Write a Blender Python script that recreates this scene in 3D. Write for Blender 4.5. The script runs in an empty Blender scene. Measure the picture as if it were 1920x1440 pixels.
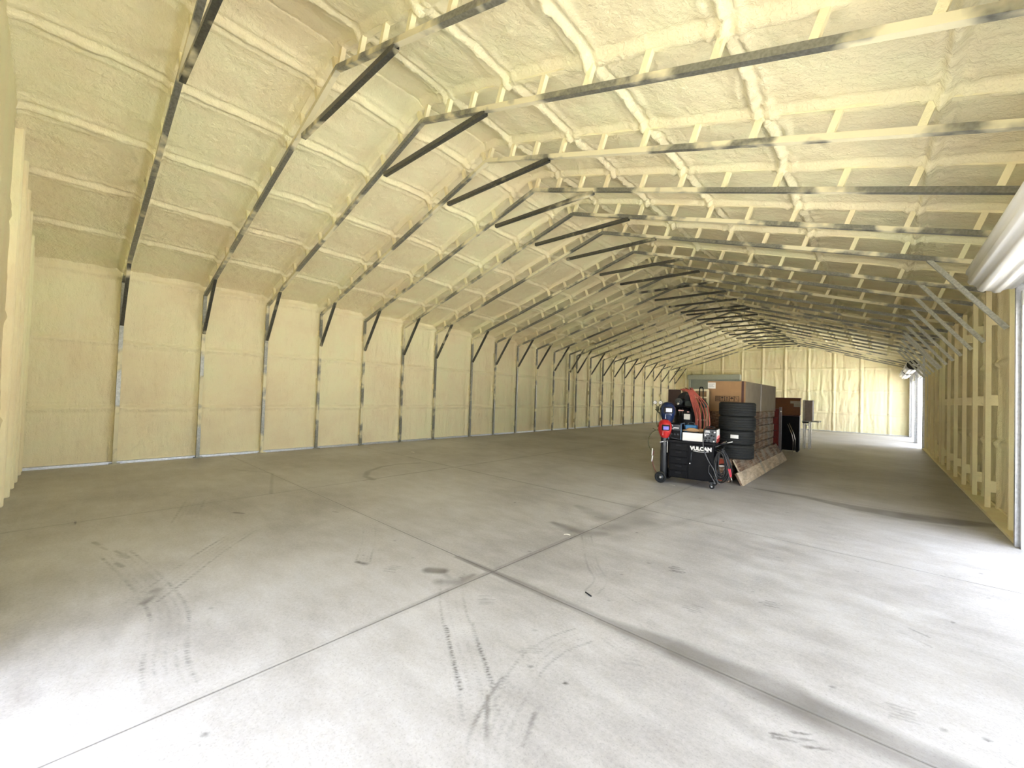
EXPOSURE = 0.62
import bpy, math, random
import numpy as np
from mathutils import Matrix, Vector
R = math.radians
COL = bpy.context.scene.collection
SC = bpy.context.scene
rnd = random.Random(5)

# ------------------------------------------------------------------ helpers
def link(o, parent=None):
    COL.objects.link(o)
    if parent is not None:
        o.parent = parent
    return o

def tag(o, label=None, cat=None, group=None, kind=None):
    if label: o['label'] = label
    if cat: o['category'] = cat
    if group: o['group'] = group
    if kind: o['kind'] = kind
    return o

def empty(name, loc=(0, 0, 0), rz=0.0, label=None, cat=None, group=None):
    o = bpy.data.objects.new(name, None)
    o.location = loc
    o.rotation_euler = (0, 0, rz)
    o.empty_display_size = 0.1
    link(o)
    return tag(o, label, cat, group)

def copy_tree(o, parent=None):
    c = o.copy()
    COL.objects.link(c)
    c.parent = parent
    for ch in list(o.children):
        copy_tree(ch, c)
    return c

class MB:
    """collects boxes, tubes and lathes, then links them as one mesh object"""
    def __init__(s):
        s.v = []; s.f = []; s.m = []; s.sm = []
    def add(s, vs, fs, mi=0, smooth=False):
        n = len(s.v)
        s.v += [tuple(v) for v in vs]
        s.f += [tuple(i + n for i in f) for f in fs]
        s.m += [mi] * len(fs); s.sm += [smooth] * len(fs)
        return s
    def box(s, a, b, mi=0, M=None, bev=0.0):
        x0, y0, z0 = [min(p, q) for p, q in zip(a, b)]
        x1, y1, z1 = [max(p, q) for p, q in zip(a, b)]
        if bev > 0:
            bev = min(bev, (x1-x0)*.45, (y1-y0)*.45, (z1-z0)*.45)
            e = bev
            vs = []
            for sx, X in ((1, x0), (-1, x1)):
                for sy, Y in ((1, y0), (-1, y1)):
                    for sz, Z in ((1, z0), (-1, z1)):
                        vs += [(X, Y+sy*e, Z+sz*e), (X+sx*e, Y, Z+sz*e), (X+sx*e, Y+sy*e, Z)]
            def I(i, j, k, a): return (i*4+j*2+k)*3+a
            fs = []
            fs += [[I(0,0,0,0),I(0,0,1,0),I(0,1,1,0),I(0,1,0,0)], [I(1,0,0,0),I(1,1,0,0),I(1,1,1,0),I(1,0,1,0)]]
            fs += [[I(0,0,0,1),I(1,0,0,1),I(1,0,1,1),I(0,0,1,1)], [I(0,1,0,1),I(0,1,1,1),I(1,1,1,1),I(1,1,0,1)]]
            fs += [[I(0,0,0,2),I(0,1,0,2),I(1,1,0,2),I(1,0,0,2)], [I(0,0,1,2),I(1,0,1,2),I(1,1,1,2),I(0,1,1,2)]]
            for k in (0, 1):      # edges along x (faces y & z)
                for j in (0, 1):
                    q = [I(0,j,k,1),I(1,j,k,1),I(1,j,k,2),I(0,j,k,2)]
                    fs.append(q if (j ^ k) else q[::-1])
            for i in (0, 1):
                for k in (0, 1):
                    q = [I(i,0,k,0),I(i,1,k,0),I(i,1,k,2),I(i,0,k,2)]
                    fs.append(q if not (i ^ k) else q[::-1])
            for i in (0, 1):
                for j in (0, 1):
                    q = [I(i,j,0,0),I(i,j,1,0),I(i,j,1,1),I(i,j,0,1)]
                    fs.append(q if (i ^ j) else q[::-1])
            for i in (0, 1):
                for j in (0, 1):
                    for k in (0, 1):
                        t = [I(i,j,k,0),I(i,j,k,1),I(i,j,k,2)]
                        fs.append(t if (i+j+k) % 2 else t[::-1])
        else:
            vs = [(x, y, z) for x in (x0, x1) for y in (y0, y1) for z in (z0, z1)]
            fs = [(0,1,3,2),(4,6,7,5),(0,4,5,1),(2,3,7,6),(0,2,6,4),(1,5,7,3)]
        if M is not None:
            vs = [tuple(M @ Vector(v)) for v in vs]
        return s.add(vs, fs, mi)
    def beam(s, p, q, w, h, mi=0, up=(0, 0, 1), bev=0.0):
        """rectangular bar from p to q; w across, h along up"""
        p = Vector(p); q = Vector(q); d = q-p; L = d.length; d.normalize()
        side = d.cross(Vector(up)).normalized(); u = side.cross(d)
        M = Matrix((side, d, u)).transposed().to_4x4(); M.translation = p
        return s.box((-w/2, 0, -h/2), (w/2, L, h/2), mi, M, bev)
    def tube(s, pts, r, n=10, mi=0, cap=True, closed=False, smooth=True):
        P = [Vector(p) for p in pts]; N = len(P)
        rs = r if isinstance(r, (list, tuple)) else [r]*N
        T = []
        for i in range(N):
            if closed: t = P[(i+1) % N]-P[i-1]
            else: t = P[min(i+1, N-1)]-P[max(i-1, 0)]
            T.append(t.normalized() if t.length > 1e-9 else Vector((0, 0, 1)))
        a = Vector((0, 0, 1)) if abs(T[0].z) < .9 else Vector((1, 0, 0))
        nrm = T[0].cross(a).normalized()
        vs = []
        for i in range(N):
            nrm = (nrm - T[i]*nrm.dot(T[i]))
            nrm = nrm.normalized() if nrm.length > 1e-6 else T[i].orthogonal().normalized()
            b = T[i].cross(nrm)
            for k in range(n):
                c = 2*math.pi*k/n
                vs.append(P[i]+(nrm*math.cos(c)+b*math.sin(c))*rs[i])
        fs = []
        for i in range(N if closed else N-1):
            j = (i+1) % N
            for k in range(n):
                l = (k+1) % n
                fs.append((i*n+k, i*n+l, j*n+l, j*n+k))
        s.add(vs, fs, mi, smooth)
        if cap and not closed:
            b0 = len(s.v)-len(vs)
            s.f += [tuple(b0+k for k in range(n-1, -1, -1)), tuple(b0+(N-1)*n+k for k in range(n))]
            s.m += [mi, mi]; s.sm += [False, False]
        return s
    def lathe(s, prof, n=32, mi=0, M=None, smooth=True, closed=False):
        """prof = [(r, z)...] turned about z"""
        vs = []; N = len(prof)
        for r, z in prof:
            for k in range(n):
                c = 2*math.pi*k/n
                vs.append((r*math.cos(c), r*math.sin(c), z))
        fs = []
        for i in range(N if closed else N-1):
            j = (i+1) % N
            for k in range(n):
                l = (k+1) % n
                fs.append((i*n+k, i*n+l, j*n+l, j*n+k))
        if not closed:
            if prof[0][0] > 1e-5: fs.append(tuple(range(n-1, -1, -1)))
            if prof[-1][0] > 1e-5: fs.append(tuple((N-1)*n+k for k in range(n)))
        if M is not None: vs = [tuple(M @ Vector(v)) for v in vs]
        return s.add(vs, fs, mi, smooth)
    def cyl(s, c, r, h, axis='z', n=24, mi=0, e=0.0):
        M = {'z': Matrix(), 'x': Matrix.Rotation(R(90), 4, 'Y'), 'y': Matrix.Rotation(R(-90), 4, 'X')}[axis]
        M = Matrix.Translation(c) @ M
        e = e or min(r, h)*.12
        return s.lathe([(r-e, -h/2), (r, -h/2+e), (r, h/2-e), (r-e, h/2)], n, mi, M, smooth=False)
    def build(s, name, mats, parent=None, loc=None, rz=None):
        me = bpy.data.meshes.new(name)
        me.from_pydata(s.v, [], s.f)
        for m in (mats if isinstance(mats, (list, tuple)) else [mats]):
            me.materials.append(m)
        me.polygons.foreach_set('material_index', s.m)
        me.polygons.foreach_set('use_smooth', s.sm)
        me.update()
        o = bpy.data.objects.new(name, me)
        if loc is not None: o.location = loc
        if rz is not None: o.rotation_euler = (0, 0, rz)
        return link(o, parent)

def spline(pts, k=8):
    P = [Vector(p) for p in pts]; out = []
    for i in range(len(P)-1):
        a = P[max(i-1, 0)]; b = P[i]; c = P[i+1]; d = P[min(i+2, len(P)-1)]
        for j in range(k):
            t = j/k
            out.append(.5*((2*b)+(c-a)*t+(2*a-5*b+4*c-d)*t*t+(3*b-3*c+d-a)*t**3))
    out.append(P[-1])
    return out

# value noise on arrays
_rg = np.random.RandomState(3)
_tab = _rg.rand(512, 512).astype(np.float32)
def vn(x, y, seed=0):
    x = np.asarray(x, np.float32)+17.3*seed; y = np.asarray(y, np.float32)+9.1*seed
    xi = np.floor(x).astype(np.int64); yi = np.floor(y).astype(np.int64)
    fx = x-xi; fy = y-yi
    fx = fx*fx*(3-2*fx); fy = fy*fy*(3-2*fy)
    g = lambda a, b: _tab[(a+seed*31) & 511, (b+seed*57) & 511]
    return ((g(xi, yi)*(1-fx)+g(xi+1, yi)*fx)*(1-fy)+(g(xi, yi+1)*(1-fx)+g(xi+1, yi+1)*fx)*fy)*2-1

def grid_mesh(name, P, mat, parent=None, mask=None, flip=False, smooth=True, attrs=None):
    """P: (nu, nv, 3) points; mask: (nu-1, nv-1) faces kept"""
    nu, nv = P.shape[:2]
    idx = np.arange(nu*nv).reshape(nu, nv)
    q = np.stack([idx[:-1, :-1], idx[1:, :-1], idx[1:, 1:], idx[:-1, 1:]], -1)
    if flip: q = q[..., ::-1]
    q = q.reshape(-1, 4)
    if mask is not None: q = q[mask.reshape(-1)]
    me = bpy.data.meshes.new(name)
    me.vertices.add(nu*nv); me.vertices.foreach_set('co', P.reshape(-1).astype(np.float32))
    n = len(q)
    me.loops.add(n*4); me.loops.foreach_set('vertex_index', q.reshape(-1).astype(np.int32))
    me.polygons.add(n); me.polygons.foreach_set('loop_start', np.arange(0, n*4, 4, dtype=np.int32))
    me.polygons.foreach_set('use_smooth', np.full(n, smooth))
    me.update(calc_edges=True)
    for k, a in (attrs or {}).items():
        at = me.attributes.new(k, 'FLOAT', 'POINT'); at.data.foreach_set('value', a.reshape(-1).astype(np.float32))
    me.materials.append(mat)
    o = bpy.data.objects.new(name, me)
    return link(o, parent)

# ------------------------------------------------------------------ materials
class NT:
    def __init__(s, name):
        s.m = bpy.data.materials.new(name); s.m.use_nodes = True
        s.t = s.m.node_tree; s.b = s.t.nodes['Principled BSDF']
    def n(s, typ, **kw):
        o = s.t.nodes.new('ShaderNode'+typ)
        for k, v in kw.items():
            if hasattr(o, k): setattr(o, k, v)
            else: o.inputs[k.replace('_', ' ')].default_value = v
        return o
    def l(s, a, b): s.t.links.new(a, b)
    def math(s, op, a, b=None, c=None, clamp=False):
        o = s.t.nodes.new('ShaderNodeMath'); o.operation = op; o.use_clamp = clamp
        for i, x in enumerate((a, b, c)):
            if x is None: continue
            if isinstance(x, (int, float)): o.inputs[i].default_value = x
            else: s.l(x, o.inputs[i])
        return o.outputs[0]
    def ramp(s, fac, stops):
        o = s.t.nodes.new('ShaderNodeValToRGB'); e = o.color_ramp.elements
        while len(e) < len(stops): e.new(0.5)
        for i, (p, c) in enumerate(stops):
            e[i].position = p; e[i].color = (*c, 1) if len(c) == 3 else c
        s.l(fac, o.inputs[0]); return o.outputs[0]
    def mix(s, fac, a, b, mode='MIX'):
        o = s.t.nodes.new('ShaderNodeMix'); o.data_type = 'RGBA'; o.blend_type = mode
        for x, k in ((fac, 0), (a, 6), (b, 7)):
            if isinstance(x, (int, float)): o.inputs[k].default_value = x
            elif isinstance(x, (tuple, list)): o.inputs[k].default_value = (*x[:3], 1)
            else: s.l(x, o.inputs[k])
        return o.outputs[2]
    def noise(s, vec, scale, detail=2, rough=.5, dist=0):
        o = s.n('TexNoise'); o.inputs['Scale'].default_value = scale; o.inputs['Detail'].default_value = detail
        o.inputs['Roughness'].default_value = rough; o.inputs['Distortion'].default_value = dist
        s.l(vec, o.inputs['Vector']); return o.outputs['Fac']
    def scaled(s, vec, sc):
        o = s.n('Mapping'); o.inputs['Scale'].default_value = sc; s.l(vec, o.inputs[0]); return o.outputs[0]
    def pos(s): return s.n('NewGeometry').outputs['Position']
    def obj(s): return s.n('TexCoord').outputs['Object']
    def bump(s, h, strength=.5, dist=.01):
        o = s.n('Bump'); o.inputs['Strength'].default_value = strength; o.inputs['Distance'].default_value = dist
        s.l(h, o.inputs['Height']); s.l(o.outputs[0], s.b.inputs['Normal'])
    def set(s, col=None, rough=None, metal=None, spec=None):
        for k, v in (('Base Color', col), ('Roughness', rough), ('Metallic', metal), ('Specular IOR Level', spec)):
            if v is None: continue
            if isinstance(v, (int, float)): s.b.inputs[k].default_value = v
            elif isinstance(v, (tuple, list)): s.b.inputs[k].default_value = (*v[:3], 1)
            else: s.l(v, s.b.inputs[k])
        return s.m

MATS = {}
def plain(name, col, rough=.5, metal=0., var=.12, sc=14, spec=.5, bump=0.):
    if name in MATS: return MATS[name]
    t = NT(name); p = t.obj()
    f = t.noise(p, sc, 3)
    c0 = tuple(c*(1-var) for c in col); c1 = tuple(min(1, c*(1+var)) for c in col)
    t.set(t.ramp(f, [(.3, c0), (.7, c1)]), rough, metal, spec)
    if bump: t.bump(t.noise(p, sc*5, 2), bump, .004)
    MATS[name] = t.m
    return t.m

def foam_mat(name, mul=(1, 1, 1), worm=1.0):
    t = NT(name); p = t.pos()
    a = t.noise(p, .55, 2, .6); b = t.noise(p, 3.0, 2, .6)
    f = t.math('ADD', t.math('MULTIPLY', a, .65), t.math('MULTIPLY', b, .35))
    c = t.ramp(f, [(.36, (.82, .712, .47)), (.50, (.855, .777, .515)), (.64, (.845, .812, .53))])
    c = t.mix(1.0, c, mul, 'MULTIPLY')
    t.set(c, .82, 0, .25)
    w = t.noise(p, 34, 2, .55, 1.2); w2 = t.noise(t.scaled(p, (1, 1, .4)), 9, 2, .6)
    h = t.math('ADD', t.math('MULTIPLY', w, .35*worm), w2)
    t.bump(h, .8, .03)
    return t.m
FOAM = foam_mat('spray_foam')
FOAM_B = foam_mat('spray_foam_band', (1.02, 1.02, 1.0), .5)

def steel_mat(name, lo, hi, cover=0.5, base=(.15, .15, .13)):
    """galvanised tube with patches of overspray"""
    t = NT(name); p = t.pos()
    n = t.noise(p, 1.05, 3, .6)
    n2 = t.noise(p, 7, 2, .5)
    m = t.math('ADD', n, t.math('MULTIPLY', t.math('SUBTRACT', n2, .5), .18))
    f = t.ramp(m, [(lo, (0, 0, 0)), (hi, (1, 1, 1))])
    sp = t.noise(p, 40, 2)
    st = t.ramp(sp, [(.3, tuple(c*.78 for c in base)), (.7, tuple(c*1.2 for c in base))])
    t.set(t.mix(f, st, (.76, .70, .47)), t.math('ADD', t.math('MULTIPLY', f, .4), .38), t.math('MULTIPLY', t.math('SUBTRACT', 1, f), .55), .4)
    return t.m
STEEL = steel_mat('galvanised_tube_oversprayed', .49, .57, base=(.26, .26, .225))
STEEL_T = steel_mat('galvanised_brace', .70, .80, base=(.50, .51, .45))
GALV = plain('galvanised_bare', (.62, .64, .68), .38, .6, .15, 30)
WHITE_M = plain('white_painted_steel', (.82, .82, .80), .35, 0, .04)

# concrete floor with cut joints and scuffs
def concrete(detail=True):
    t = NT('concrete_slab'); p = t.pos()
    sep = t.n('SeparateXYZ'); t.l(p, sep.inputs[0]); X, Y = sep.outputs[0], sep.outputs[1]
    a = t.noise(p, .45, 4, .62); b = t.noise(t.scaled(p, (1, 2.2, 1)), 2.6, 5, .65); g = t.noise(p, 42, 3, .7)
    f = t.math('ADD', t.math('MULTIPLY', a, .5), t.math('ADD', t.math('MULTIPLY', b, .32), t.math('MULTIPLY', g, .18)))
    c = t.ramp(f, [(.38, (.30, .29, .28)), (.50, (.43, .425, .415)), (.61, (.54, .54, .54))])
    # fine speckle
    s = t.ramp(t.noise(p, 95, 2, .6), [(.30, (.74, .74, .74)), (.46, (1, 1, 1))])
    c = t.mix(.7, c, s, 'MULTIPLY')
    # warm/cool drift
    c = t.mix(t.math('MULTIPLY', t.noise(p, .8, 2), .12), c, (.58, .50, .47))
    # joints
    def near(v, lst, w):
        out = None
        for q in lst:
            d = t.math('ABSOLUTE', t.math('SUBTRACT', v, q))
            out = d if out is None else t.math('MINIMUM', out, d)
        return out
    ty = near(Y, [2.56, 5.45, 8.30, 11.35, 14.4, 17.5, 20.5, 23.5, 26.4], 0)
    lx = near(X, [-2.45, -6.39], 0)
    d = t.math('MINIMUM', ty, lx)
    line = t.math('SUBTRACT', 1, t.math('DIVIDE', d, .0065), clamp=True)
    halo = t.math('MULTIPLY', t.math('SUBTRACT', 1, t.math('DIVIDE', d, .05), clamp=True), t.math('MULTIPLY', t.noise(p, 1.7, 3), .55))
    edge = t.math('SUBTRACT', 1, t.math('DIVIDE', t.math('ABSOLUTE', t.math('SUBTRACT', d, .016)), .006), clamp=True)
    c = t.mix(t.math('MULTIPLY', edge, .35), c, (.70, .70, .69))
    c = t.mix(halo, c, (.25, .235, .22))
    c = t.mix(t.math('MULTIPLY', line, .85), c, (.10, .095, .09))
    if detail:
        at = t.n('Attribute'); at.attribute_name = 'stain'
        br = t.ramp(t.noise(p, 26, 3, .7), [(.28, (.5, .5, .5)), (.55, (1, 1, 1))])
        sv = t.math('MULTIPLY', at.outputs['Fac'], br, clamp=True)
        c = t.mix(sv, c, (.09, .085, .078))
        aw = t.n('Attribute'); aw.attribute_name = 'damp_dark'
        c = t.mix(aw.outputs['Fac'], c, (.13, .12, .11))
    rgh = t.ramp(b, [(.3, (.42, .42, .42)), (.7, (.62, .62, .62))])
    t.set(c, rgh, 0, .42)
    h = t.math('SUBTRACT', t.math('MULTIPLY', g, .25), t.math('MULTIPLY', line, 1.0))
    t.bump(h, .35, .006)
    return t.m

# ------------------------------------------------------------------ camera
CF, CYAW, CPIT, CROL, CH = 768.739, .731675, .0220245, .0325894, 1.53284
cy, sy = math.cos(CYAW), math.sin(CYAW)
fw = Vector((-sy*math.cos(CPIT), cy*math.cos(CPIT), math.sin(CPIT)))
rt = Vector((cy, sy, 0)); up = rt.cross(fw)
rt2 = rt*math.cos(CROL)+up*math.sin(CROL); up2 = up*math.cos(CROL)-rt*math.sin(CROL)
cam = bpy.data.cameras.new('camera'); co = bpy.data.objects.new('camera', cam); link(co)
M = Matrix((rt2, up2, -fw)).transposed().to_4x4(); M.translation = (0, 0, CH)
co.matrix_world = M
cam.sensor_fit = 'HORIZONTAL'; cam.sensor_width = 36; cam.lens = CF/1920*36; cam.clip_start = .05
SC.camera = co

# ------------------------------------------------------------------ building layout (metres; x across, y along, z up)
XL, XR, YN, YF, RX = -10.56, 1.36, -.42, 28.75, -4.61
XD = 1.42                                       # door track line
SL = .31; ZT = 5.45; ZB = 5.15                 # foam plane and bottom chord height at the ridge
def roof(x, z0=ZT): return z0-SL*abs(x-RX)
FY = [.779, 2.01, 3.177, 4.386, 5.557, 6.782, 7.973, 9.512, 10.667, 11.879, 13.072, 14.273, 15.438, 16.044,
      17.26, 18.45, 19.6, 20.8, 22.0, 23.4, 24.65, 25.85, 27.1, 28.2]
DOORS = [(.15, 3.35), (4.0, 7.2), (20.95, 24.0), (24.5, 28.2)]
DH = 2.86
PUR = [-9.48, -8.36, -7.25, -6.11, -5.12, -4.08, -3.04, -2.0, -.86, .36]

def ridge(d, w, h): return h*np.exp(-(d/w)**2)
def near_d(v, lst):
    return np.min(np.abs(v[..., None]-np.array(lst, np.float32)), -1)

# ceiling
def make_ceiling():
    xs = np.concatenate([np.arange(XL-.15, RX, .026), np.arange(RX, XR+.15, .026)])
    ys = np.concatenate([np.arange(YN-.1, 9, .026), np.arange(9, YF+.15, .05)])
    X, Y = np.meshgrid(xs, ys, indexing='ij')
    d = .011*vn(X*2.2, Y*2.2, 1)+.006*vn(X*7, Y*7, 2)+.0035*vn(X*17, Y*17, 3)
    wob = .018*vn(Y*2.3, X*.4, 4)+.006*vn(Y*9, X*2, 5)
    for i, px in enumerate(PUR):
        D = X-px+wob*(1+.4*(i % 3))
        rough = 1.0 if px < -4.6 else (2.0 if px < -1.5 else 2.9)
        amp = .058*(1+.30*vn(Y*3.1, 0*Y+i, 6)+.16*vn(Y*11, X*11, 7))
        d += ridge(D, .036, 1)*amp
        d += ridge(np.abs(D)-.105, .035, .016)*(1+.5*vn(Y*4, X*3, 8+i))
        d += np.exp(-(D/.13)**2)*rough*(.006*vn(X*14, Y*12, 20)+.004*vn(X*30, Y*30, 21))
        d -= ridge(np.abs(D)-.064, .012, .016)
    D = np.abs(X-RX); d += np.exp(-(D/.16)**2)*.05
    F = near_d(Y, FY)
    d += .055*np.exp(-(F/.06)**4)*(1+.25*vn(X*5, Y*3, 9))+.014*np.exp(-(F/.2)**2)-.012*np.exp(-((F-.10)/.014)**2)
    d += .03*np.exp(-np.abs(X-XL)/.1)+.03*np.exp(-np.abs(X-XR)/.1)+.05*np.exp(-np.abs(Y-YN)/.1)
    nx = np.where(X < RX, SL, -SL); L = math.hypot(1, SL)
    Z = ZT-SL*np.abs(X-RX)
    P = np.stack([X+nx/L*d, Y, Z-d/L], -1)
    tag(grid_mesh('ceiling', P, FOAM, flip=True), kind='structure')
make_ceiling()

GIRT = [1.01, 2.22]
def make_side_wall(name, x, sgn, y0, y1, z0, z1, step=.03, drip=1.0, parent=None):
    """sgn: direction the foam faces along x"""
    ys = np.arange(y0, y1+step*.5, step); zs = np.arange(z0, z1+step*.5, step)
    Y, Z = np.meshgrid(ys, zs, indexing='ij')
    d = .010*vn(Y*2, Z*1.6, 31)+drip*.008*vn(Y*9, Z*1.1, 32)+.004*vn(Y*22, Z*4, 33)+.003*vn(Y*14, Z*14, 34)
    for g in GIRT+[3.45]:
        D = Z-g+.012*vn(Y*2, Z*0, 35)
        d += ridge(D, .045, .034)-ridge(np.abs(D)-.07, .013, .016)
    F = near_d(Y, FY)
    d += .030*np.exp(-(F/.07)**4)+.012*np.exp(-(F/.16)**2)
    d += .04*np.exp(-np.abs(Z-3.62)/.1)+.02*np.exp(-np.abs(Z)/.06)
    P = np.stack([x+sgn*d, Y, Z], -1)
    return tag(grid_mesh(name, P, FOAM, parent, flip=(sgn < 0)), kind='structure')
make_side_wall('wall_left', XL, 1, YN-.05, YF+.1, 0, 3.72)
wr = make_side_wall('wall_right', XR, -1, 7.26, 20.9, 0, 3.72)
for a, b in ((YN-.1, .12), (3.38, 3.97), (24.04, 24.46), (28.24, YF+.1)):
    make_side_wall('wall_right', XR, -1, a, b, 0, 3.72, drip=.6)
for a, b in DOORS:
    make_side_wall('wall_right', XR, -1, a-.06, b+.06, DH+.02, 3.72, drip=.6)

def make_end_wall(name, y, sgn, holes, step, drip, posts):
    xs = np.arange(XL-.05, XR+.06, step); zs = np.arange(0, ZT+.1, step)
    X, Z = np.meshgrid(xs, zs, indexing='ij')
    top = roof(X)+.05
    d = .012*vn(X*2, Z*1.6, 41)+drip*(.011*vn(X*9+.6*vn(X*2, Z*2, 47), Z*1.2, 42)+.006*vn(X*19, Z*3, 43))+.003*vn(X*14, Z*14, 44)
    for g in GIRT+[3.45, 4.6]:
        D = Z-g+.014*vn(X*2, Z*0, 45)
        d += ridge(D, .05, .022)-ridge(np.abs(D)-.075, .015, .012)
    F = near_d(X, posts)
    d += .05*np.exp(-(F/.055)**4)-.012*np.exp(-((F-.1)/.02)**2)
    Zc = np.minimum(Z, top)
    m = (Z[:-1, :-1] < top[:-1, :-1])
    for hx0, hx1, hz in holes:
        cx = (X[:-1, :-1]+X[1:, :-1])/2; cz = (Z[:-1, :-1]+Z[:-1, 1:])/2
        m &= ~((cx > hx0) & (cx < hx1) & (cz < hz))
    P = np.stack([X, y+sgn*d, Zc], -1)
    return tag(grid_mesh(name, P, FOAM, mask=m, flip=(sgn > 0)), kind='structure')
FPOST = [-9.9, -8.75, -7.6, -6.45, -5.33, -4.18, -3.05, -1.9, -.75, .38]
make_end_wall('wall_far', YF, -1, [(-9.6, -6.55, 2.86)], .034, 1.6, FPOST)
ADDED_NEAR_HOLES = [(-3.4, -.4, 2.1)]  # unseen opening, added to let daylight onto the near floor
make_end_wall('wall_near', YN, 1, ADDED_NEAR_HOLES, .06, .7, [-99])

# outer steel skin (gives the shell its thickness)
SKIN = plain('outer_steel_skin', (.60, .58, .52), .5, .2, .05)
b = MB()
b.box((XL-.22, YN-.25, -.02), (XL-.16, YF+.25, 3.75)); tag(b.build('wall_left_outer', SKIN), kind='structure')
for a, c in ((YN-.25, .12), (3.38, 3.97), (7.23, 20.92), (24.03, 24.47), (28.23, YF+.25)):
    tag(MB().box((XR+.16, a, -.02), (XR+.22, c, 3.75)).build('wall_right_outer', SKIN), kind='structure')
for a, c in DOORS:
    tag(MB().box((XR+.16, a-.05, DH), (XR+.22, c+.05, 3.75)).build('wall_right_outer', SKIN), kind='structure')
def gable(name, y0, y1, holes):
    b = MB()
    xs = sorted({XL-.22, RX, XR+.22, *[h[0] for h in holes], *[h[1] for h in holes]})
    for x0, x1 in zip(xs, xs[1:]):
        zb = -.02
        for h in holes:
            if x0 >= h[0]-1e-6 and x1 <= h[1]+1e-6: zb = h[2]
        vs = [(x0, y0, zb), (x1, y0, zb), (x1, y0, roof(x1)+.12), (x0, y0, roof(x0)+.12)]
        vs += [(x, y1, z) for x, y, z in vs]
        b.add(vs, [(0,1,2,3),(7,6,5,4),(0,4,5,1),(1,5,6,2),(2,6,7,3),(3,7,4,0)])
    tag(b.build(name, SKIN), kind='structure')
gable('wall_far_outer', YF+.18, YF+.25, [(-9.6, -6.55, 2.86)])
gable('wall_near_outer', YN-.25, YN-.18, ADDED_NEAR_HOLES)
b = MB()
for x0, x1 in ((XL-.4, RX), (RX, XR+.4)):
    vs = []
    for dz in (.1, .16):
        vs += [(x0, YN-.5, roof(x0)+dz), (x1, YN-.5, roof(x1)+dz), (x1, YF+.5, roof(x1)+dz), (x0, YF+.5, roof(x0)+dz)]
    b.add(vs, [(3,2,1,0),(4,5,6,7),(0,1,5,4),(1,2,6,5),(2,3,7,6),(3,0,4,7)])
tag(b.build('roof_outer', SKIN), kind='structure')

# jamb returns at the door openings (wall thickness) and header undersides
for i, (a, c) in enumerate(DOORS):
    b = MB()
    b.box((XR-.02, a-.05, 0), (XR+.17, a, DH)); b.box((XR-.02, c, 0), (XR+.17, c+.05, DH)); b.box((XR-.02, a-.05, DH), (XR+.17, c+.05, DH+.05))
    tag(b.build('trim_%d' % (i+1), SKIN), kind='structure')

# ------------------------------------------------------------------ floor with marks
def seg(A, X, Y, p, q, w0, w1, s, soft=.5, dash=0., dd=.5):
    """paint a strip p..q (half widths w0..w1) into array A"""
    px, py = p; qx, qy = q
    L2 = (qx-px)**2+(qy-py)**2
    m = max(w0, w1)*1.6
    sel = (X > min(px, qx)-m) & (X < max(px, qx)+m) & (Y > min(py, qy)-m) & (Y < max(py, qy)+m)
    x = X[sel]; y = Y[sel]
    t = np.clip(((x-px)*(qx-px)+(y-py)*(qy-py))/max(L2, 1e-9), 0, 1)
    d = np.hypot(x-px-t*(qx-px), y-py-t*(qy-py)); w = w0+(w1-w0)*t
    v = s*np.clip((1-d/w)/soft, 0, 1)
    if dash: v = v*np.where(np.sin(2*np.pi*t*math.sqrt(L2)/dash) > dd-.5, 1, .15)
    A[sel] = np.maximum(A[sel], v)
def poly(A, X, Y, pts, w, s, **k):
    n = len(pts)-1
    ws = w if isinstance(w, (list, tuple)) else [w]*(n+1)
    for i in range(n): seg(A, X, Y, pts[i], pts[i+1], ws[i], ws[i+1], s, **k)
def tyre(A, X, Y, pts, width, s, ribs=5, dash=.035, ew=.010):
    """tread print: ribs lines parallel to the path"""
    P = spline([(a, b, 0) for a, b in pts], 5)
    for r in range(ribs):
        o = (r/(ribs-1)-.5)*width
        Q = []
        for i in range(len(P)):
            t = (P[min(i+1, len(P)-1)]-P[max(i-1, 0)]).normalized()
            Q.append((P[i].x-t.y*o, P[i].y+t.x*o))
        edge = r in (0, ribs-1)
        poly(A, X, Y, Q, ew*(1.5 if edge else .8), s*(1 if edge else .55), dash=dash, soft=.6)

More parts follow.
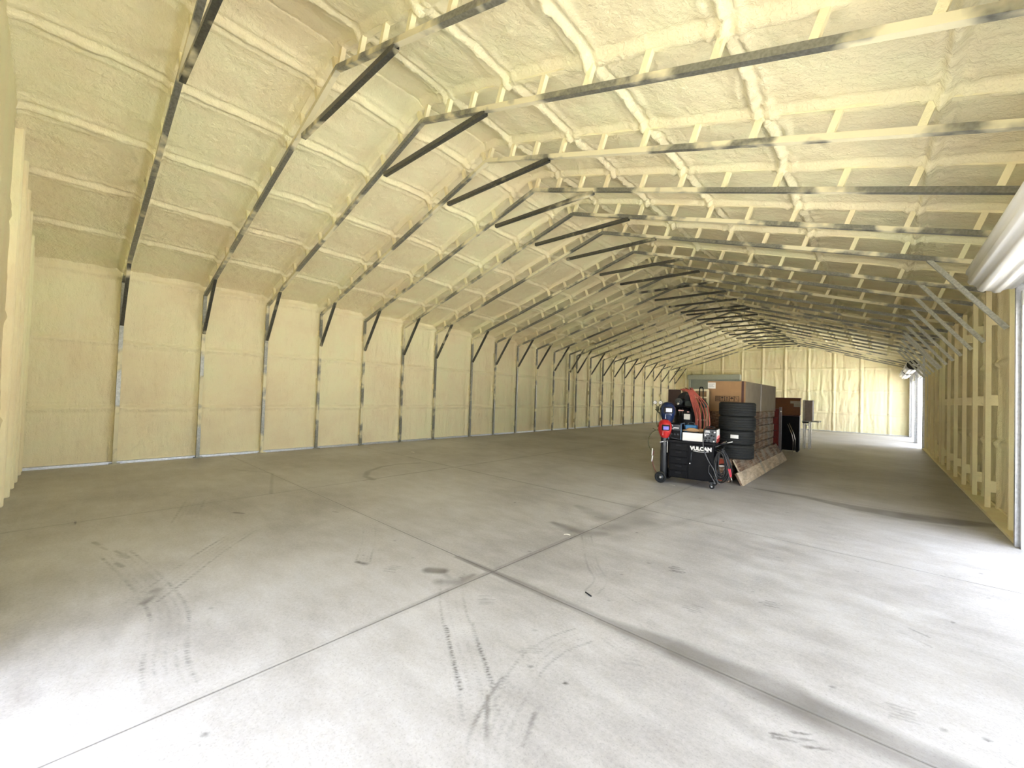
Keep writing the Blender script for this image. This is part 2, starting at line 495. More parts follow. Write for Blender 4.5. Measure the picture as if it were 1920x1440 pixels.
def make_floor():
    mat = concrete(True)
    x0, x1 = XL-.15, XR+.25
    xs = np.concatenate([np.arange(x0, -4.8, .022), np.arange(-4.8, x1, .0115)]); ys = np.concatenate([np.arange(YN-.3, .2, .03), np.arange(.2, 4.2, .0115), np.arange(4.2, 9.4, .024)])
    X, Y = np.meshgrid(xs, ys, indexing='ij')
    A = np.zeros_like(X); W = np.zeros_like(X)
    # dark band along the cut joint, widening towards the wide door
    for p, q, w0, w1, s in (((-2.9, 2.55), (-2.0, 2.57), .035, .06, .8), ((-2.0, 2.57), (-1.4, 2.57), .055, .06, .65), ((-1.4, 2.56), (-.9, 2.61), .07, .14, .75),
                            ((-.9, 2.6), (-.3, 2.60), .15, .17, .85), ((-.3, 2.59), (.4, 2.57), .17, .15, .8), ((.4, 2.57), (1.3, 2.55), .15, .12, .6)):
        seg(W, X, Y, p, q, w0, w1, s, soft=.55)
    seg(W, X, Y, (-2.46, 2.2), (-2.46, 3.9), .03, .05, .45)
    seg(W, X, Y, (-2.46, 1.3), (-2.46, 2.2), .015, .03, .4)
    seg(W, X, Y, (-6.39, 3.5), (-6.39, 9), .03, .03, .4); seg(W, X, Y, (-2.2, 5.45), (-8, 5.45), .03, .03, .4)
    # oval stain and blot near the joint crossing
    seg(W, X, Y, (-2.85, 2.19), (-2.76, 2.26), .075, .075, .95, soft=.6)
    poly(W, X, Y, [(-2.62, 2.12), (-2.50, 2.22), (-2.52, 2.4)], [.07, .11, .04], .75, soft=.9)
    seg(W, X, Y, (-2.72, 2.25), (-2.55, 2.2), .03, .06, .4, soft=.8)
    # damp fan past the second joint
    poly(W, X, Y, [(-2.9, 4.05), (-2.62, 4.0), (-2.45, 4.0), (-2.3, 4.15)], [.06, .14, .17, .12], .8, soft=.8)
    poly(W, X, Y, [(-2.35, 4.3), (-2.2, 4.9), (-2.5, 5.5)], [.2, .3, .22], .5, soft=.8)
    poly(W, X, Y, [(-3.1, 4.9), (-2.6, 4.7), (-2.1, 4.9)], [.08, .24, .22], .5, soft=.7)
    seg(W, X, Y, (-2.1, 4.1), (-1.6, 6.2), .12, .05, .2, soft=.9)
    # darker band on the right
    poly(W, X, Y, [(-1.6, 8.25), (-.96, 8.22), (-.3, 8.0), (.25, 7.95), (.7, 8.1), (1.1, 8.3)], [.04, .09, .20, .30, .26, .15], .85, soft=.4)
    poly(W, X, Y, [(-.3, 7.8), (.3, 7.6), (.75, 7.75)], [.05, .14, .06], .35, soft=.7)
    # arc skid on the left side
    poly(W, X, Y, [(-6.34, 3.64), (-6.66, 3.67), (-7.02, 3.92), (-7.29, 4.35), (-7.35, 4.75), (-7.2, 5.2)], [.07, .07, .07, .06, .05, .03], .6, soft=.6)
    seg(W, X, Y, (-7.9, 2.6), (-6.4, 2.1), .03, .03, .35); seg(W, X, Y, (-8.6, 2.2), (-7.9, 2.6), .05, .03, .3)
    seg(W, X, Y, (-5.72, 1.49), (-5.62, 1.55), .03, .03, .8); seg(W, X, Y, (-5.0, 2.35), (-4.95, 2.38), .02, .02, .6)
    for c, w, s in (((-5.1, .42), .03, .6), ((-4.95, .45), .05, .5), ((-4.75, .40), .04, .55), ((-5.5, .30), .04, .6), ((-5.3, .34), .03, .5)):
        seg(W, X, Y, c, (c[0]+.12, c[1]+.03), w*.6, w*.6, s)
    # tyre prints (world paths)
    tyre(A, X, Y, [(-2.66, 2.32), (-2.56, 2.2), (-2.25, 1.95), (-1.93, 1.75), (-1.62, 1.56), (-1.38, 1.40)], .17, .42, 4, .022, .007)
    tyre(A, X, Y, [(-2.05, 1.84), (-1.85, 1.71), (-1.55, 1.53)], .17, .8, 2, .022, .008)
    tyre(A, X, Y, [(-1.40, 2.32), (-1.46, 2.12), (-1.46, 1.88), (-1.38, 1.62)], .16, .38, 4, .022, .007)
    tyre(A, X, Y, [(-1.42, 1.70), (-1.36, 1.52), (-1.27, 1.33), (-1.12, 1.18)], .17, .5, 5, .0, .008)
    tyre(A, X, Y, [(-1.28, 2.44), (-1.1, 2.40), (-.85, 2.42)], .14, .3, 5, .022, .006)
    seg(A, X, Y, (-1.46, 1.52), (-1.24, 1.29), .014, .012, .55); seg(A, X, Y, (-1.22, 1.60), (-1.14, 1.42), .014, .011, .9)
    tyre(A, X, Y, [(-4.95, 1.40), (-4.5, 1.0), (-4.1, .7), (-3.80, .46)], .2, .5, 5, .04)
    tyre(A, X, Y, [(-5.0, .42), (-4.4, .50), (-3.9, .55), (-3.45, .56), (-2.9, .46), (-2.6, .45)], .19, .42, 5, .03)
    seg(A, X, Y, (-3.78, .47), (-3.95, .56), .04, .05, .6); seg(W, X, Y, (-4.3, .56), (-3.2, .54), .09, .09, .25, soft=.9)
    tyre(A, X, Y, [(-4.15, 2.36), (-3.8, 2.16), (-3.38, 1.87)], .12, .5, 5, .03, .007); seg(A, X, Y, (-3.42, 1.84), (-3.33, 1.87), .03, .045, .8, soft=.9)
    tyre(A, X, Y, [(-6.7, 1.3), (-6.2, 1.15), (-5.7, 1.0)], .2, .35, 5, .05)
    tyre(A, X, Y, [(-2.38, 3.95), (-1.95, 3.35), (-1.72, 3.1), (-1.66, 2.85)], .10, .42, 4, 0, .006)
    tyre(A, X, Y, [(-1.80, 3.18), (-1.45, 3.05), (-1.28, 3.0)], .1, .35, 4, .022, .006)
    for x, y, a, n, s in ((-1.35, 3.8, .3, 5, .8), (-1.0, 3.2, .1, 5, .45), (.14, 3.92, -.15, 3, .95), (-.23, 2.36, .6, 3, .95), (-.30, 2.30, .5, 2, .8), (-.6, 3.7, .3, 4, .6),
                          (-1.12, 2.75, -.3, 5, .35), (-1.05, 2.3, .4, 5, .5), (.3, 5.1, -.1, 4, .4), (-1.55, 1.98, .7, 4, .4), (-.2, 5.2, -.2, 4, .45), (-.7, 4.8, -.1, 3, .4), (.7, 3.0, .2, 3, .4),
                          (-2.15, 2.2, .8, 5, .35), (-3.1, 2.0, .5, 5, .4), (.1, 2.9, .3, 5, .35)):
        for i in range(n):
            o = (i-n/2)*.028
            px, py = x-math.sin(a)*o+rnd.uniform(-.02, .02), y+math.cos(a)*o
            L = rnd.uniform(.05, .13)
            seg(A, X, Y, (px-L*math.cos(a)*.5, py-L*math.sin(a)*.5), (px+L*math.cos(a)*.5, py+L*math.sin(a)*.5), .010, .006, s*rnd.uniform(.6, 1))
    seg(A, X, Y, (.04, 3.95), (.26, 3.80), .012, .008, 1.0); seg(A, X, Y, (.13, 4.02), (.26, 3.95), .012, .008, 1.0)
    for k in range(60):
        x, y = rnd.uniform(-6, 1), rnd.uniform(.4, 7)
        seg(A, X, Y, (x, y), (x+.008, y+.006), rnd.uniform(.012, .02), .012, rnd.uniform(.3, .8))
    W *= (.75+.25*vn(X*6, Y*6, 51))
    A *= np.clip(.95+.8*vn(X*4, Y*4, 52)+.5*vn(X*15, Y*15, 54), .1, 1.2)
    Z = .0015*vn(X*.8, Y*.8, 53)-.0015
    f = grid_mesh('floor', np.stack([X, Y, Z], -1), mat, attrs={'stain': A, 'damp_dark': W})
    tag(f, kind='structure')
    b = MB().box((x0, 9.38, -.12), (x1, YF+.3, -.0015)).box((x0, YN-.3, -.12), (x1, 9.38, -.012))
    tag(b.build('floor', mat), kind='structure')
make_floor()

GROUND = plain('yard_ground', (.70, .68, .62), .9, 0, .1, 2)
b = MB().box((XR+.25, -40, -.3), (60, 70, -.03)).box((-60, -40, -.3), (XL-.15, 70, -.03)).box((XL-.15, YF+.3, -.3), (XR+.25, 70, -.03)).box((XL-.15, -40, -.3), (XR+.25, YN-.3, -.03))
tag(b.build('ground_outside', GROUND), kind='structure')

# base angle along the walls
tag(MB().box((XL, YN, 0), (XL+.16, YF, .012)).box((XL, YN, .012), (XL+.11, YF, .035)).build('baseboard_left', GALV), kind='structure')
tag(MB().box((1.15, 7.35, 0), (XR, 20.9, .04)).box((XR-.03, 7.35, .04), (XR, 20.9, .07)).build('baseboard_right', FOAM_B), kind='structure')
tag(MB().box((XL, YF-.1, 0), (-9.6, YF+.02, .03)).box((-6.55, YF-.1, 0), (XR, YF+.02, .03)).build('baseboard_far', GALV), kind='structure')

# ------------------------------------------------------------------ steel arch frames
CLX, CRX = -10.39, 1.20          # inner faces of the columns
WEBX = [.04, .50, .95, 1.41, 2.0, 2.55, 3.1, 3.66, 4.26, 4.82, 5.38]   # from the ridge outwards
ORD = ['first', 'second', 'third', 'fourth', 'fifth', 'sixth', 'seventh', 'eighth', 'ninth', 'tenth', 'eleventh', 'twelfth', 'thirteenth',
       'fourteenth', 'fifteenth', 'sixteenth', 'seventeenth', 'eighteenth', 'nineteenth', 'twentieth', 'twenty-first', 'twenty-second', 'twenty-third', 'twenty-fourth']
T = .058
def frame_proto(side):
    """half of an arch: side -1 = over the solid long wall, +1 = over the door wall"""
    parts = {}
    ex = CLX if side < 0 else CRX
    L = math.hypot(1, SL); n = Vector((side*SL/L*-1, 0, -1/L))      # inward normal of the slope (downwards)
    def P(x, z0): return Vector((x, 0, roof(x, z0)))
    parts['bottom_chord'] = MB().beam(P(RX, ZB), P(ex, ZB), T, T)
    parts['top_chord'] = MB().beam(P(RX, ZT-.045), P(ex+side*.1, ZT-.045), T, T)
    webs = []
    for w in WEBX:
        x = RX+side*w
        a = P(x, ZB); b_ = P(x+side*SL*.30*.9, ZT-.04)
        webs.append(MB().beam(a, b_, .05, .055, up=(side, 0, -SL)))
    parts['web'] = webs
    xi = ex+(-1 if side < 0 else 1)*T/2
    zt = roof(ex, ZB)-.0
    parts['column'] = MB().box((xi-T/2, -T/2, 0), (xi+T/2, T/2, zt)).box((xi-.075, -.075, 0), (xi+.075, .075, .012))
    xo = xi+side*.125
    parts['rear_column'] = MB().box((xo-T/2, -T/2, .0), (xo+T/2, T/2, zt))
    parts['column_tie'] = [MB().box((xi+side*T/2, -T/2, z0), (xo-side*T/2, T/2, z1)) for z0, z1 in ((.27, .44), (1.58, 1.74), (2.80, 2.95))]
    kb = ex-side*.015; kt = ex-side*.72
    parts['knee_brace'] = MB().beam((kb, 0, 2.55), (kt, 0, roof(kt, ZB)-.02), .052, .052)
    return parts
def make_frame():
    root = empty('steel_arch_frame')
    A = frame_proto(-1); B = frame_proto(1)
    for h in (A, B):
        h['bottom_chord'].build('bottom_chord', STEEL, root)
        h['top_chord'].build('top_chord', FOAM_B, root)
        for w in h['web']: w.build('web', FOAM_B, root)
    A['column'].build('column', STEEL, root); A['rear_column'].build('rear_column', FOAM_B, root)
    for w in A['column_tie']: w.build('column_tie', FOAM_B, root)
    A['knee_brace'].build('knee_brace', STEEL_D, root)
    # collar tie across the ridge: an open square tube, its end left uncapped
    w = T/2; x0, x1, zc = RX-.93, RX+1.22, 4.735
    b = MB()
    for o, i in ((w, w-.006),):
        for sx in (0,):
            ring = lambda x, q: [(x, -q, zc-q), (x, q, zc-q), (x, q, zc+q), (x, -q, zc+q)]
            b.add(ring(x0, o)+ring(x1, o)+ring(x1, i)+ring(x0+.01, i),
                  [(0,1,5,4)[::-1],(1,2,6,5)[::-1],(2,3,7,6)[::-1],(3,0,4,7)[::-1],(4,5,9,8),(5,6,10,9),(6,7,11,10),(7,4,8,11),
                   (8,9,13,12),(9,10,14,13),(10,11,15,14),(11,8,12,15),(12,13,14,15),(0,1,2,3)])
    b.build('collar_tie', STEEL_D, root)
    return root, B
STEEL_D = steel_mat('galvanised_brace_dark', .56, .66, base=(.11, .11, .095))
frame0, RB = make_frame()
rc = [RB['column'].build('column', FOAM_B), RB['rear_column'].build('rear_column', FOAM_B), RB['knee_brace'].build('knee_brace', STEEL_T)]+[w.build('column_tie', FOAM_B) for w in RB['column_tie']]
for i, y in enumerate(FY):
    fr = frame0 if i == 0 else copy_tree(frame0)
    fr.location.y = y
    extra = 'galvanised steel arch frame with oversprayed ladder rafters'
    fr['label'] = '%s steel ladder arch from the camera end of the building' % ORD[i]
    fr['category'] = 'roof frame'; fr['group'] = 'steel arch frames along the building'
    if not any(a-.03 < y < c+.03 for a, c in DOORS):
        for r in rc:
            c = r.copy(); COL.objects.link(c); c.parent = fr
    if i == 0: keep = fr
for r in rc: bpy.data.objects.remove(r)

# foamed posts of the near end wall that stand proud of it
for x, pr in ((-10.3, .12), (-9.95, .12), (-9.3, .11), (-8.8, .10), (-8.2, .09), (-7.65, .07)):
    tag(MB().box((x-.035, YN-.05, 0), (x+.035, YN+pr, roof(x)-.02), bev=.015).build('trim_post', FOAM_B), kind='structure')

# ------------------------------------------------------------------ roll-up doors
DRUMW = NT('white_door_curtain')
DRUMW.set((.80, .79, .76), .45, 0, .4); DRUMW = DRUMW.m
DARKM = plain('dark_end_plate', (.03, .028, .028), .5, .3)
def roll_door(y0, y1, label, r=.235, cx=.985, cz=3.10, nm='rollup_door'):
    root = empty(nm, (0, y0, 0), 0, label, 'roll-up door', 'open roll-up doors in the long wall')
    L = y1-y0
    # rolled curtain: corrugated slats around the drum
    n = 128
    vs = []; fs = []
    ys = [.06, L-.06]
    for y in ys:
        for k in range(n):
            a = 2*math.pi*k/n
            rr = r*(1+.045*math.tanh(3*math.sin(a*11)))
            vs.append((cx+rr*math.cos(a), y, cz+rr*math.sin(a)))
    for k in range(n):
        l = (k+1) % n
        fs.append((k, l, n+l, n+k))
    fs.append(tuple(range(n))[::-1]); fs.append(tuple(range(n, 2*n)))
    b = MB().add(vs, fs, 0, True)
    b.sm[-1] = b.sm[-2] = False
    # last slats running down to the bottom bar between the guides
    b.box((XD-.20, .07, DH-.12), (XD-.185, L-.07, cz), 0)
    b.build('rolled_curtain', DRUMW, root)
    MB().box((XD-.225, .07, DH-.17), (XD-.165, L-.07, DH-.12), bev=.008).box((XD-.25, .07, DH-.17), (XD-.14, L-.07, DH-.163)).build('bottom_bar', WHITE_M, root)
    for y, s in ((.0, 1), (L, -1)):
        b = MB().cyl((cx, y+s*.035, cz), r*.93, .02, 'y', 40).cyl((cx, y+s*.02, cz), .05, .06, 'y', 20)
        ep = b.build('end_plate', DARKM, root)
        MB().box((cx-.03, y-s*.012, cz-.03), (XD+.02, y+s*.006, cz+.03)).box((XD-.05, y-s*.012, cz-.30), (XD+.02, y+s*.006, cz+.1)).beam((cx, y, cz-.02), (XD-.03, y, cz-.28), .02, .035).build('bracket', GALV, root)
        g = MB()
        g.box((XD-.25, y, 0), (XD-.235, y+s*.06, DH)).box((XD-.17, y, 0), (XD-.155, y+s*.06, DH)).box((XD-.25, y, 0), (XD-.155, y+s*.008, DH))
        g.box((XD-.155, y, 0), (XD+.0, y+s*.012, DH-.1))
        g.build('guide', WHITE_M, root)
    return root
roll_door(4.0, 7.2, 'large white corrugated roll-up door wound up above the nearer open doorway')
roll_door(.15, 3.35, 'white roll-up door wound up above the opening beside the camera')
roll_door(20.95, 24.0, 'white roll-up door wound up with a dark round end plate, beyond the braces', .19, .90, 3.05)
roll_door(24.5, 28.2, 'white roll-up door wound up over the opening next to the far end wall', .19, .90, 3.05)
# bare jamb columns
for i, (y, nm) in enumerate(((7.27, 'trim_jamb'), (3.42, 'trim_jamb'), (3.93, 'trim_jamb'), (24.08, 'trim_jamb'), (24.42, 'trim_jamb'), (20.88, 'trim_jamb'))):
    tag(MB().box((XD-.28, y-.03, 0), (XD-.20, y+.03, 3.32)).box((XD-.20, y-.028, 0), (XR+.02, y-.02, 3.3)).build(nm, GALV), kind='structure')

for y0, y1 in ((24.14, 24.36), (28.26, 28.5)):
    tag(MB().box((1.09, y0, 0), (XR, y1, 3.3), bev=.01).build('trim_jamb', GALV), kind='structure')

# closed roll-up door in the far wall
root = empty('rollup_door', (-8.075, YF-.02, 0), 0, 'closed grey-green roll-up door with header box in the far end wall', 'roll-up door')
DG = plain('grey_green_door_paint', (.36, .40, .34), .5, 0, .06); DG2 = plain('grey_green_door_trim', (.42, .45, .38), .5, 0, .05)
b = MB().box((-1.5, .075, 0), (1.5, .1, 2.9))
z = 0
while z < 2.78:
    b.box((-1.5, .06, z), (1.5, .085, z+.07)); b.box((-1.5, .05, z+.012), (1.5, .06, z+.058)); z += .078
b.build('curtain', DG, root)
MB().box((-1.6, -.30, 2.82), (1.6, .05, 3.16), bev=.03).build('header_box', DG2, root)
for s in (-1, 1): MB().box((s*1.5, -.04, 0), (s*1.60, .09, 2.84)).build('guide', DG2, root)
# ------------------------------------------------------------------ goods standing on the floor
BLK = plain('black_powder_coat', (.006, .006, .007), .42, 0, .2, 14, .12)
BLK2 = plain('black_plastic', (.012, .012, .013), .55, 0, .2, 14, .25)
GREYD = plain('dark_grey_steel', (.045, .05, .055), .38, .3)
CHR = plain('bright_steel', (.72, .72, .72), .22, .9, .05)
RUB = plain('tyre_rubber', (.012, .0135, .013), .78, 0, .25, 30)
CARD = plain('brown_cardboard', (.36, .21, .10), .8, 0, .08, 6)
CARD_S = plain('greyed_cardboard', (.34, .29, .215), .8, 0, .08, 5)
TAPE = plain('dark_tape', (.07, .02, .012), .4)
INK = plain('black_print', (.03, .015, .01), .7)
PAPER = plain('white_paper', (.82, .81, .78), .7, 0, .03)
REDM = plain('red_enamel', (.45, .02, .02), .3)
REDD = plain('dark_red_enamel', (.16, .008, .008), .4)
BLUE = plain('blue_enamel', (.015, .16, .36), .4)
NAVY = plain('navy_gloss', (.008, .02, .07), .2)
HOSE = plain('salmon_red_hose', (.40, .09, .07), .5)
CREAM = plain('cream_painted_wood', (.72, .62, .40), .6)
ALU = plain('brushed_aluminium', (.70, .70, .70), .35, .5)
WOODY = NT('weathered_board_print')
_p = WOODY.obj()
_n = WOODY.noise(WOODY.scaled(_p, (9, .8, 16)), 2.2, 5, .65, .6); _m = WOODY.noise(_p, 2.2, 3, .6)
_c = WOODY.ramp(_n, [(.36, (.08, .04, .022)), (.5, (.21, .13, .08)), (.62, (.36, .255, .18))])
_c = WOODY.mix(WOODY.ramp(_m, [(.45, (0, 0, 0)), (.62, (.6, .6, .6))]), _c, (.42, .40, .33))
WOODY.set(_c, .75, 0, .3); WOODY = WOODY.m
PALE = NT('pale_board_print')
_p = PALE.obj()
_n = PALE.noise(PALE.scaled(_p, (6, 1, 6)), 2.4, 5, .6, .6); _m = PALE.noise(_p, 2.6, 2, .6)
_c = PALE.ramp(_n, [(.3, (.38, .29, .19)), (.5, (.60, .49, .35)), (.66, (.72, .62, .48))])
_c = PALE.mix(PALE.ramp(_m, [(.5, (0, 0, 0)), (.6, (.55, .55, .55))]), _c, (.36, .30, .22))
PALE.set(_c, .7, 0, .3); PALE = PALE.m

# ---- welding cabinet on wheels
CR = .15
def cart_root(name, u, v, z, label, cat, group=None):
    x = -2.95+u*math.cos(CR)-v*math.sin(CR); y = 7.42+u*math.sin(CR)+v*math.cos(CR)
    return empty(name, (x, y, z), CR, label, cat, group)
root = cart_root('welding_cabinet', 0, 0, 0, 'black wheeled welding cabinet with drawers, a lettered door and a tool top', 'tool cabinet')
MB().box((.12, .02, .12), (.86, .44, .745), bev=.008).build('body', BLK, root)
b = MB().box((.10, .0, .745), (.88, .46, .757)).box((.10, .0, .757), (.88, .012, .785)).box((.10, .448, .757), (.88, .46, .785)).box((.10, .012, .757), (.112, .448, .785)).box((.868, .012, .757), (.88, .448, .785))
b.build('top_tray', BLK, root)
for i in range(5):
    z = .135+i*.121
    d = MB().box((.145, .006, z), (.435, .022, z+.112), bev=.004).build('drawer', BLK, root)
    MB().box((.235, -.004, z+.062), (.345, .008, z+.088), bev=.004).box((.24, -.006, z+.084), (.34, .004, z+.09)).build('handle', BLK2, d)
d = MB().box((.455, .006, .135), (.845, .022, .735), bev=.004).build('door', BLK, root)
MB().tube([(.505, .006, .60), (.505, -.022, .59), (.505, -.022, .45), (.505, .006, .44)], .008).build('handle', GREYD, d)
MB().cyl((.485, .0, .40), .011, .014, 'y', 16).build('lock', CHR, d)
# lettering on the door
def text_obj(name, body, size, mat, parent, loc, rot, ext=.0015, offset=0., shear=0.):
    cu = bpy.data.curves.new(name, 'FONT'); cu.body = body; cu.size = size; cu.extrude = ext; cu.offset = offset; cu.shear = shear
    cu.align_x = 'CENTER'; cu.align_y = 'CENTER'
    tmp = bpy.data.objects.new('tmp_text', cu); COL.objects.link(tmp)
    dg = bpy.context.evaluated_depsgraph_get()
    me = bpy.data.meshes.new_from_object(tmp.evaluated_get(dg))
    bpy.data.objects.remove(tmp)
    me.name = name; me.materials.clear(); me.materials.append(mat)
    o = bpy.data.objects.new(name, me); o.location = loc; o.rotation_euler = rot
    return link(o, parent)
text_obj('lettering', 'VULCAN', .086, PAPER, d, (.655, .0035, .668), (R(90), 0, 0), offset=.0055)
b = MB()
pts = [(.53+.25*i/10, .0035, .626-.010*math.sin(math.pi*i/10)) for i in range(11)]
for p, q in zip(pts, pts[1:]): b.beam(p, q, .003, .007)
b.build('lettering_swoosh', PAPER, d)
# bottle shelf, axle, wheels, castors, push bar and cable hooks
MB().box((-.05, .03, .09), (.12, .43, .105)).box((-.05, .03, .105), (-.04, .43, .14)).build('bottle_shelf', BLK, root)
for v in (-.035, .47):
    w_ = MB()
    M = Matrix.Translation((0, v, .10)) @ Matrix.Rotation(R(90), 4, 'X')
    w_.lathe([(.062, -.018), (.088, -.022), (.1, -.012), (.1, .012), (.088, .022), (.062, .018)], 36, 0, M, closed=True)
    wo = w_.build('wheel', RUB, root)
    M2 = Matrix.Translation((0, v, .10)) @ Matrix.Rotation(R(90), 4, 'X')
    MB().lathe([(.0, -.010), (.064, -.010), (.064, .010), (.0, .010)], 30, 0, M2).build('rim', GREYD, wo)
    MB().cyl((0, v-.012, .10), .02, .025, 'y', 18).build('hub', CHR, wo)
MB().tube([(0, -.03, .10), (0, .46, .10)], .008).build('axle', CHR, root)
for v in (.04, .40):
    c = MB().box((.79, v-.03, .105), (.87, v+.03, .118)).box((.815, v-.022, .045), (.845, v-.016, .108)).box((.815, v+.016, .045), (.845, v+.022, .108)).build('caster', GREYD, root)
    MB().cyl((.835, v, .042), .042, .028, 'y', 24).build('wheel', BLK2, c)
    MB().cyl((.835, v, .042), .015, .05, 'y', 16).build('hub', CHR, c)
MB().tube(spline([(.87, .06, .72), (.93, .05, .75), (1.0, .05, .80), (1.02, .2, .81), (1.0, .4, .80), (.93, .42, .75), (.87, .42, .72)], 4), .011).build('push_bar', CHR, root)
for v in (.1, .34):
    MB().tube(spline([(.86, v, .66), (.93, v, .64), (.97, v, .66), (.98, v, .70)], 4), .007).build('hook', GREYD, root)

# ---- gas bottle in the cabinet's side bracket
g = cart_root('gas_cylinder', .02, .12, .105, 'tall black gas cylinder chained to the side of the wheeled cabinet', 'gas cylinder')
MB().lathe([(.05, 0), (.066, .012), (.068, .05), (.068, .86), (.060, .92), (.040, .965), (.026, .985), (.026, 1.03), (0, 1.03)], 32).build('bottle', plain('satin_black_cylinder', (.022, .024, .028), .3), g)
MB().cyl((0, 0, 1.06), .017, .07, 'z', 16).cyl((0, 0, 1.105), .028, .02, 'z', 16).cyl((.03, 0, 1.055), .012, .05, 'x', 12).build('valve', GREYD, g)
b = MB()
for i in range(22):
    a = -math.pi+math.pi*i/21
    b.tube([(.075*math.cos(a)+.006*math.cos(a+k), .075*math.sin(a), .60+.012*math.sin(k)+.06*(i/21)) for k in (0, 1.5, 3, 4.6)], .004, 6, closed=True)
b.build('chain', CHR, g)
MB().box((.062, -.075, .44), (.072, -.060, .66)).build('strap', PAPER, g)
OLIVE = plain('olive_hose', (.06, .07, .02), .5)
g = cart_root('gas_regulator', -.12, .14, 1.05, 'twin-gauge gas regulator on a thin olive hose beside the blue helmet', 'regulator')
MB().cyl((0, 0, .27), .032, .05, 'x', 20).cyl((0, -.02, .30), .025, .07, 'y', 16).tube(spline([(.0, 0, .29), (-.035, -.01, .36)], 2), .007).tube(spline([(0, 0, .29), (.045, -.01, .36)], 2), .007).tube([(-.04, 0, .27), (.16, 0, .08)], .012).build('body', plain('brass_dark', (.10, .10, .05), .4, .5), g)
for dx in (-.045, .055):
    q = MB().cyl((dx, -.01, .395), .036, .028, 'y', 26).build('gauge', GREYD, g)
    MB().cyl((dx, -.026, .395), .031, .004, 'y', 26).build('dial', PAPER, q)
    MB().beam((dx, -.0285, .395), (dx+.012, -.0285, .415), .001, .003).build('pointer', INK, q)
g = cart_root('gas_hose', 0, 0, 0, 'thin olive and red gas hose looping down the left of the black cylinder', 'hose')
b = MB()
b.tube(spline([(-.12, .12, 1.30), (-.13, .11, 1.15), (-.11, .09, 1.02), (-.08, .07, .96), (-.17, .05, .90), (-.235, .03, .80), (-.245, .02, .68), (-.20, .01, .58), (-.13, .0, .54)], 6), .0065, 8)
b.tube(spline([(-.18, .05, .97), (-.12, .04, .94), (-.05, .05, .93)], 5), .0065, 8)
b.tube(spline([(-.13, .0, .56), (-.155, -.01, .45), (-.145, -.02, .33), (-.10, -.01, .20), (-.06, .0, .16)], 6), .007, 8, 1)
o = b.build('tubing', [OLIVE, plain('maroon_hose', (.12, .02, .02), .5)], g)
MB().tube([(-.165, .0, .60), (-.165, -.01, .47)], .010, 8).tube([(-.155, -.02, .47), (-.165, -.02, .36)], .012, 8).build('torch_tip', PAPER, g)

# ---- welding helmets
def helmet(u, v, z, sc, shell, visor, marking_mat, label, tilt=0.):
    h = cart_root('welding_helmet', u, v, z, label, 'welding helmet')
    h.rotation_euler = (tilt, 0, CR+R(20)); h.scale = (sc, sc, sc)
    n, m = 28, 22
    vs = []; 
    for i in range(m+1):
        t = i/m; zz = .165-.33*t
        # width profile: dome on top, cheeks, tapering to a blunt chin
        wd = .118*math.sqrt(max(0, 1-((.5-min(t, .5))/.5)**2.6)) if t < .5 else .118*(1-.42*((t-.5)/.5)**1.7)
        dp = wd*1.15 if t < .5 else .135*(1-.25*((t-.5)/.5)**1.5)
        for k in range(n+1):
            a = math.pi*(-.08+1.16*k/n)
            x = -wd*math.cos(a); y = -dp*math.sin(a)
            fl = .020*math.exp(-((t-.42)/.13)**4)*math.exp(-(x/.075)**6)
            vs.append((x, y+fl, zz-.02*max(0, math.sin(a))*max(0, t-.6)))
    fs = []
    for i in range(m):
        for k in range(n):
            a = i*(n+1)+k
            fs.append((a, a+1, a+n+2, a+n+1))
    o = MB().add(vs, fs, 0, True).build('shell', shell, h)
    mod = o.modifiers.new('thick', 'SOLIDIFY'); mod.thickness = .006
    MB().box((-.072, -.150, -.025), (.072, -.105, .085), bev=.012).build('visor_frame', BLK2, h)
    MB().box((-.050, -.154, -.005), (.050, -.148, .060), bev=.004).build('lens', visor, h)
    b = MB()
    for i in range(4):
        x = -.045+.03*i
        b.beam((x, -.135+abs(x)*.25, -.045), (x*.8-.01, -.118+abs(x)*.2, -.12), .010, .005, up=(0, -1, 0))
    b.build('flash_marking', marking_mat, h)  # pale streak pattern on the helmet shell
    MB().tube(spline([(-.10, .02, .05), (-.07, .10, .09), (0, .13, .10), (.07, .10, .09), (.10, .02, .05)], 5), .009, 8).build('headband', BLK2, h)
    for s in (-1, 1): MB().cyl((s*.118, -.02, .04), .022, .02, 'x', 18).build('knob', BLK2, h)
    return h
VIS1 = plain('grey_visor', (.42, .43, .52), .12); VIS2 = plain('violet_visor', (.22, .20, .62), .12)
helmet(.09, .0, 1.29, 1.05, NAVY, VIS1, plain('pale_flash', (.6, .62, .7), .4), 'dark blue welding helmet hung above the red one on the cabinet')
helmet(.08, -.14, 1.0, .93, REDM, VIS2, plain('pink_flash', (.85, .35, .33), .4), 'red welding helmet with a violet visor hung below the blue one', .12)

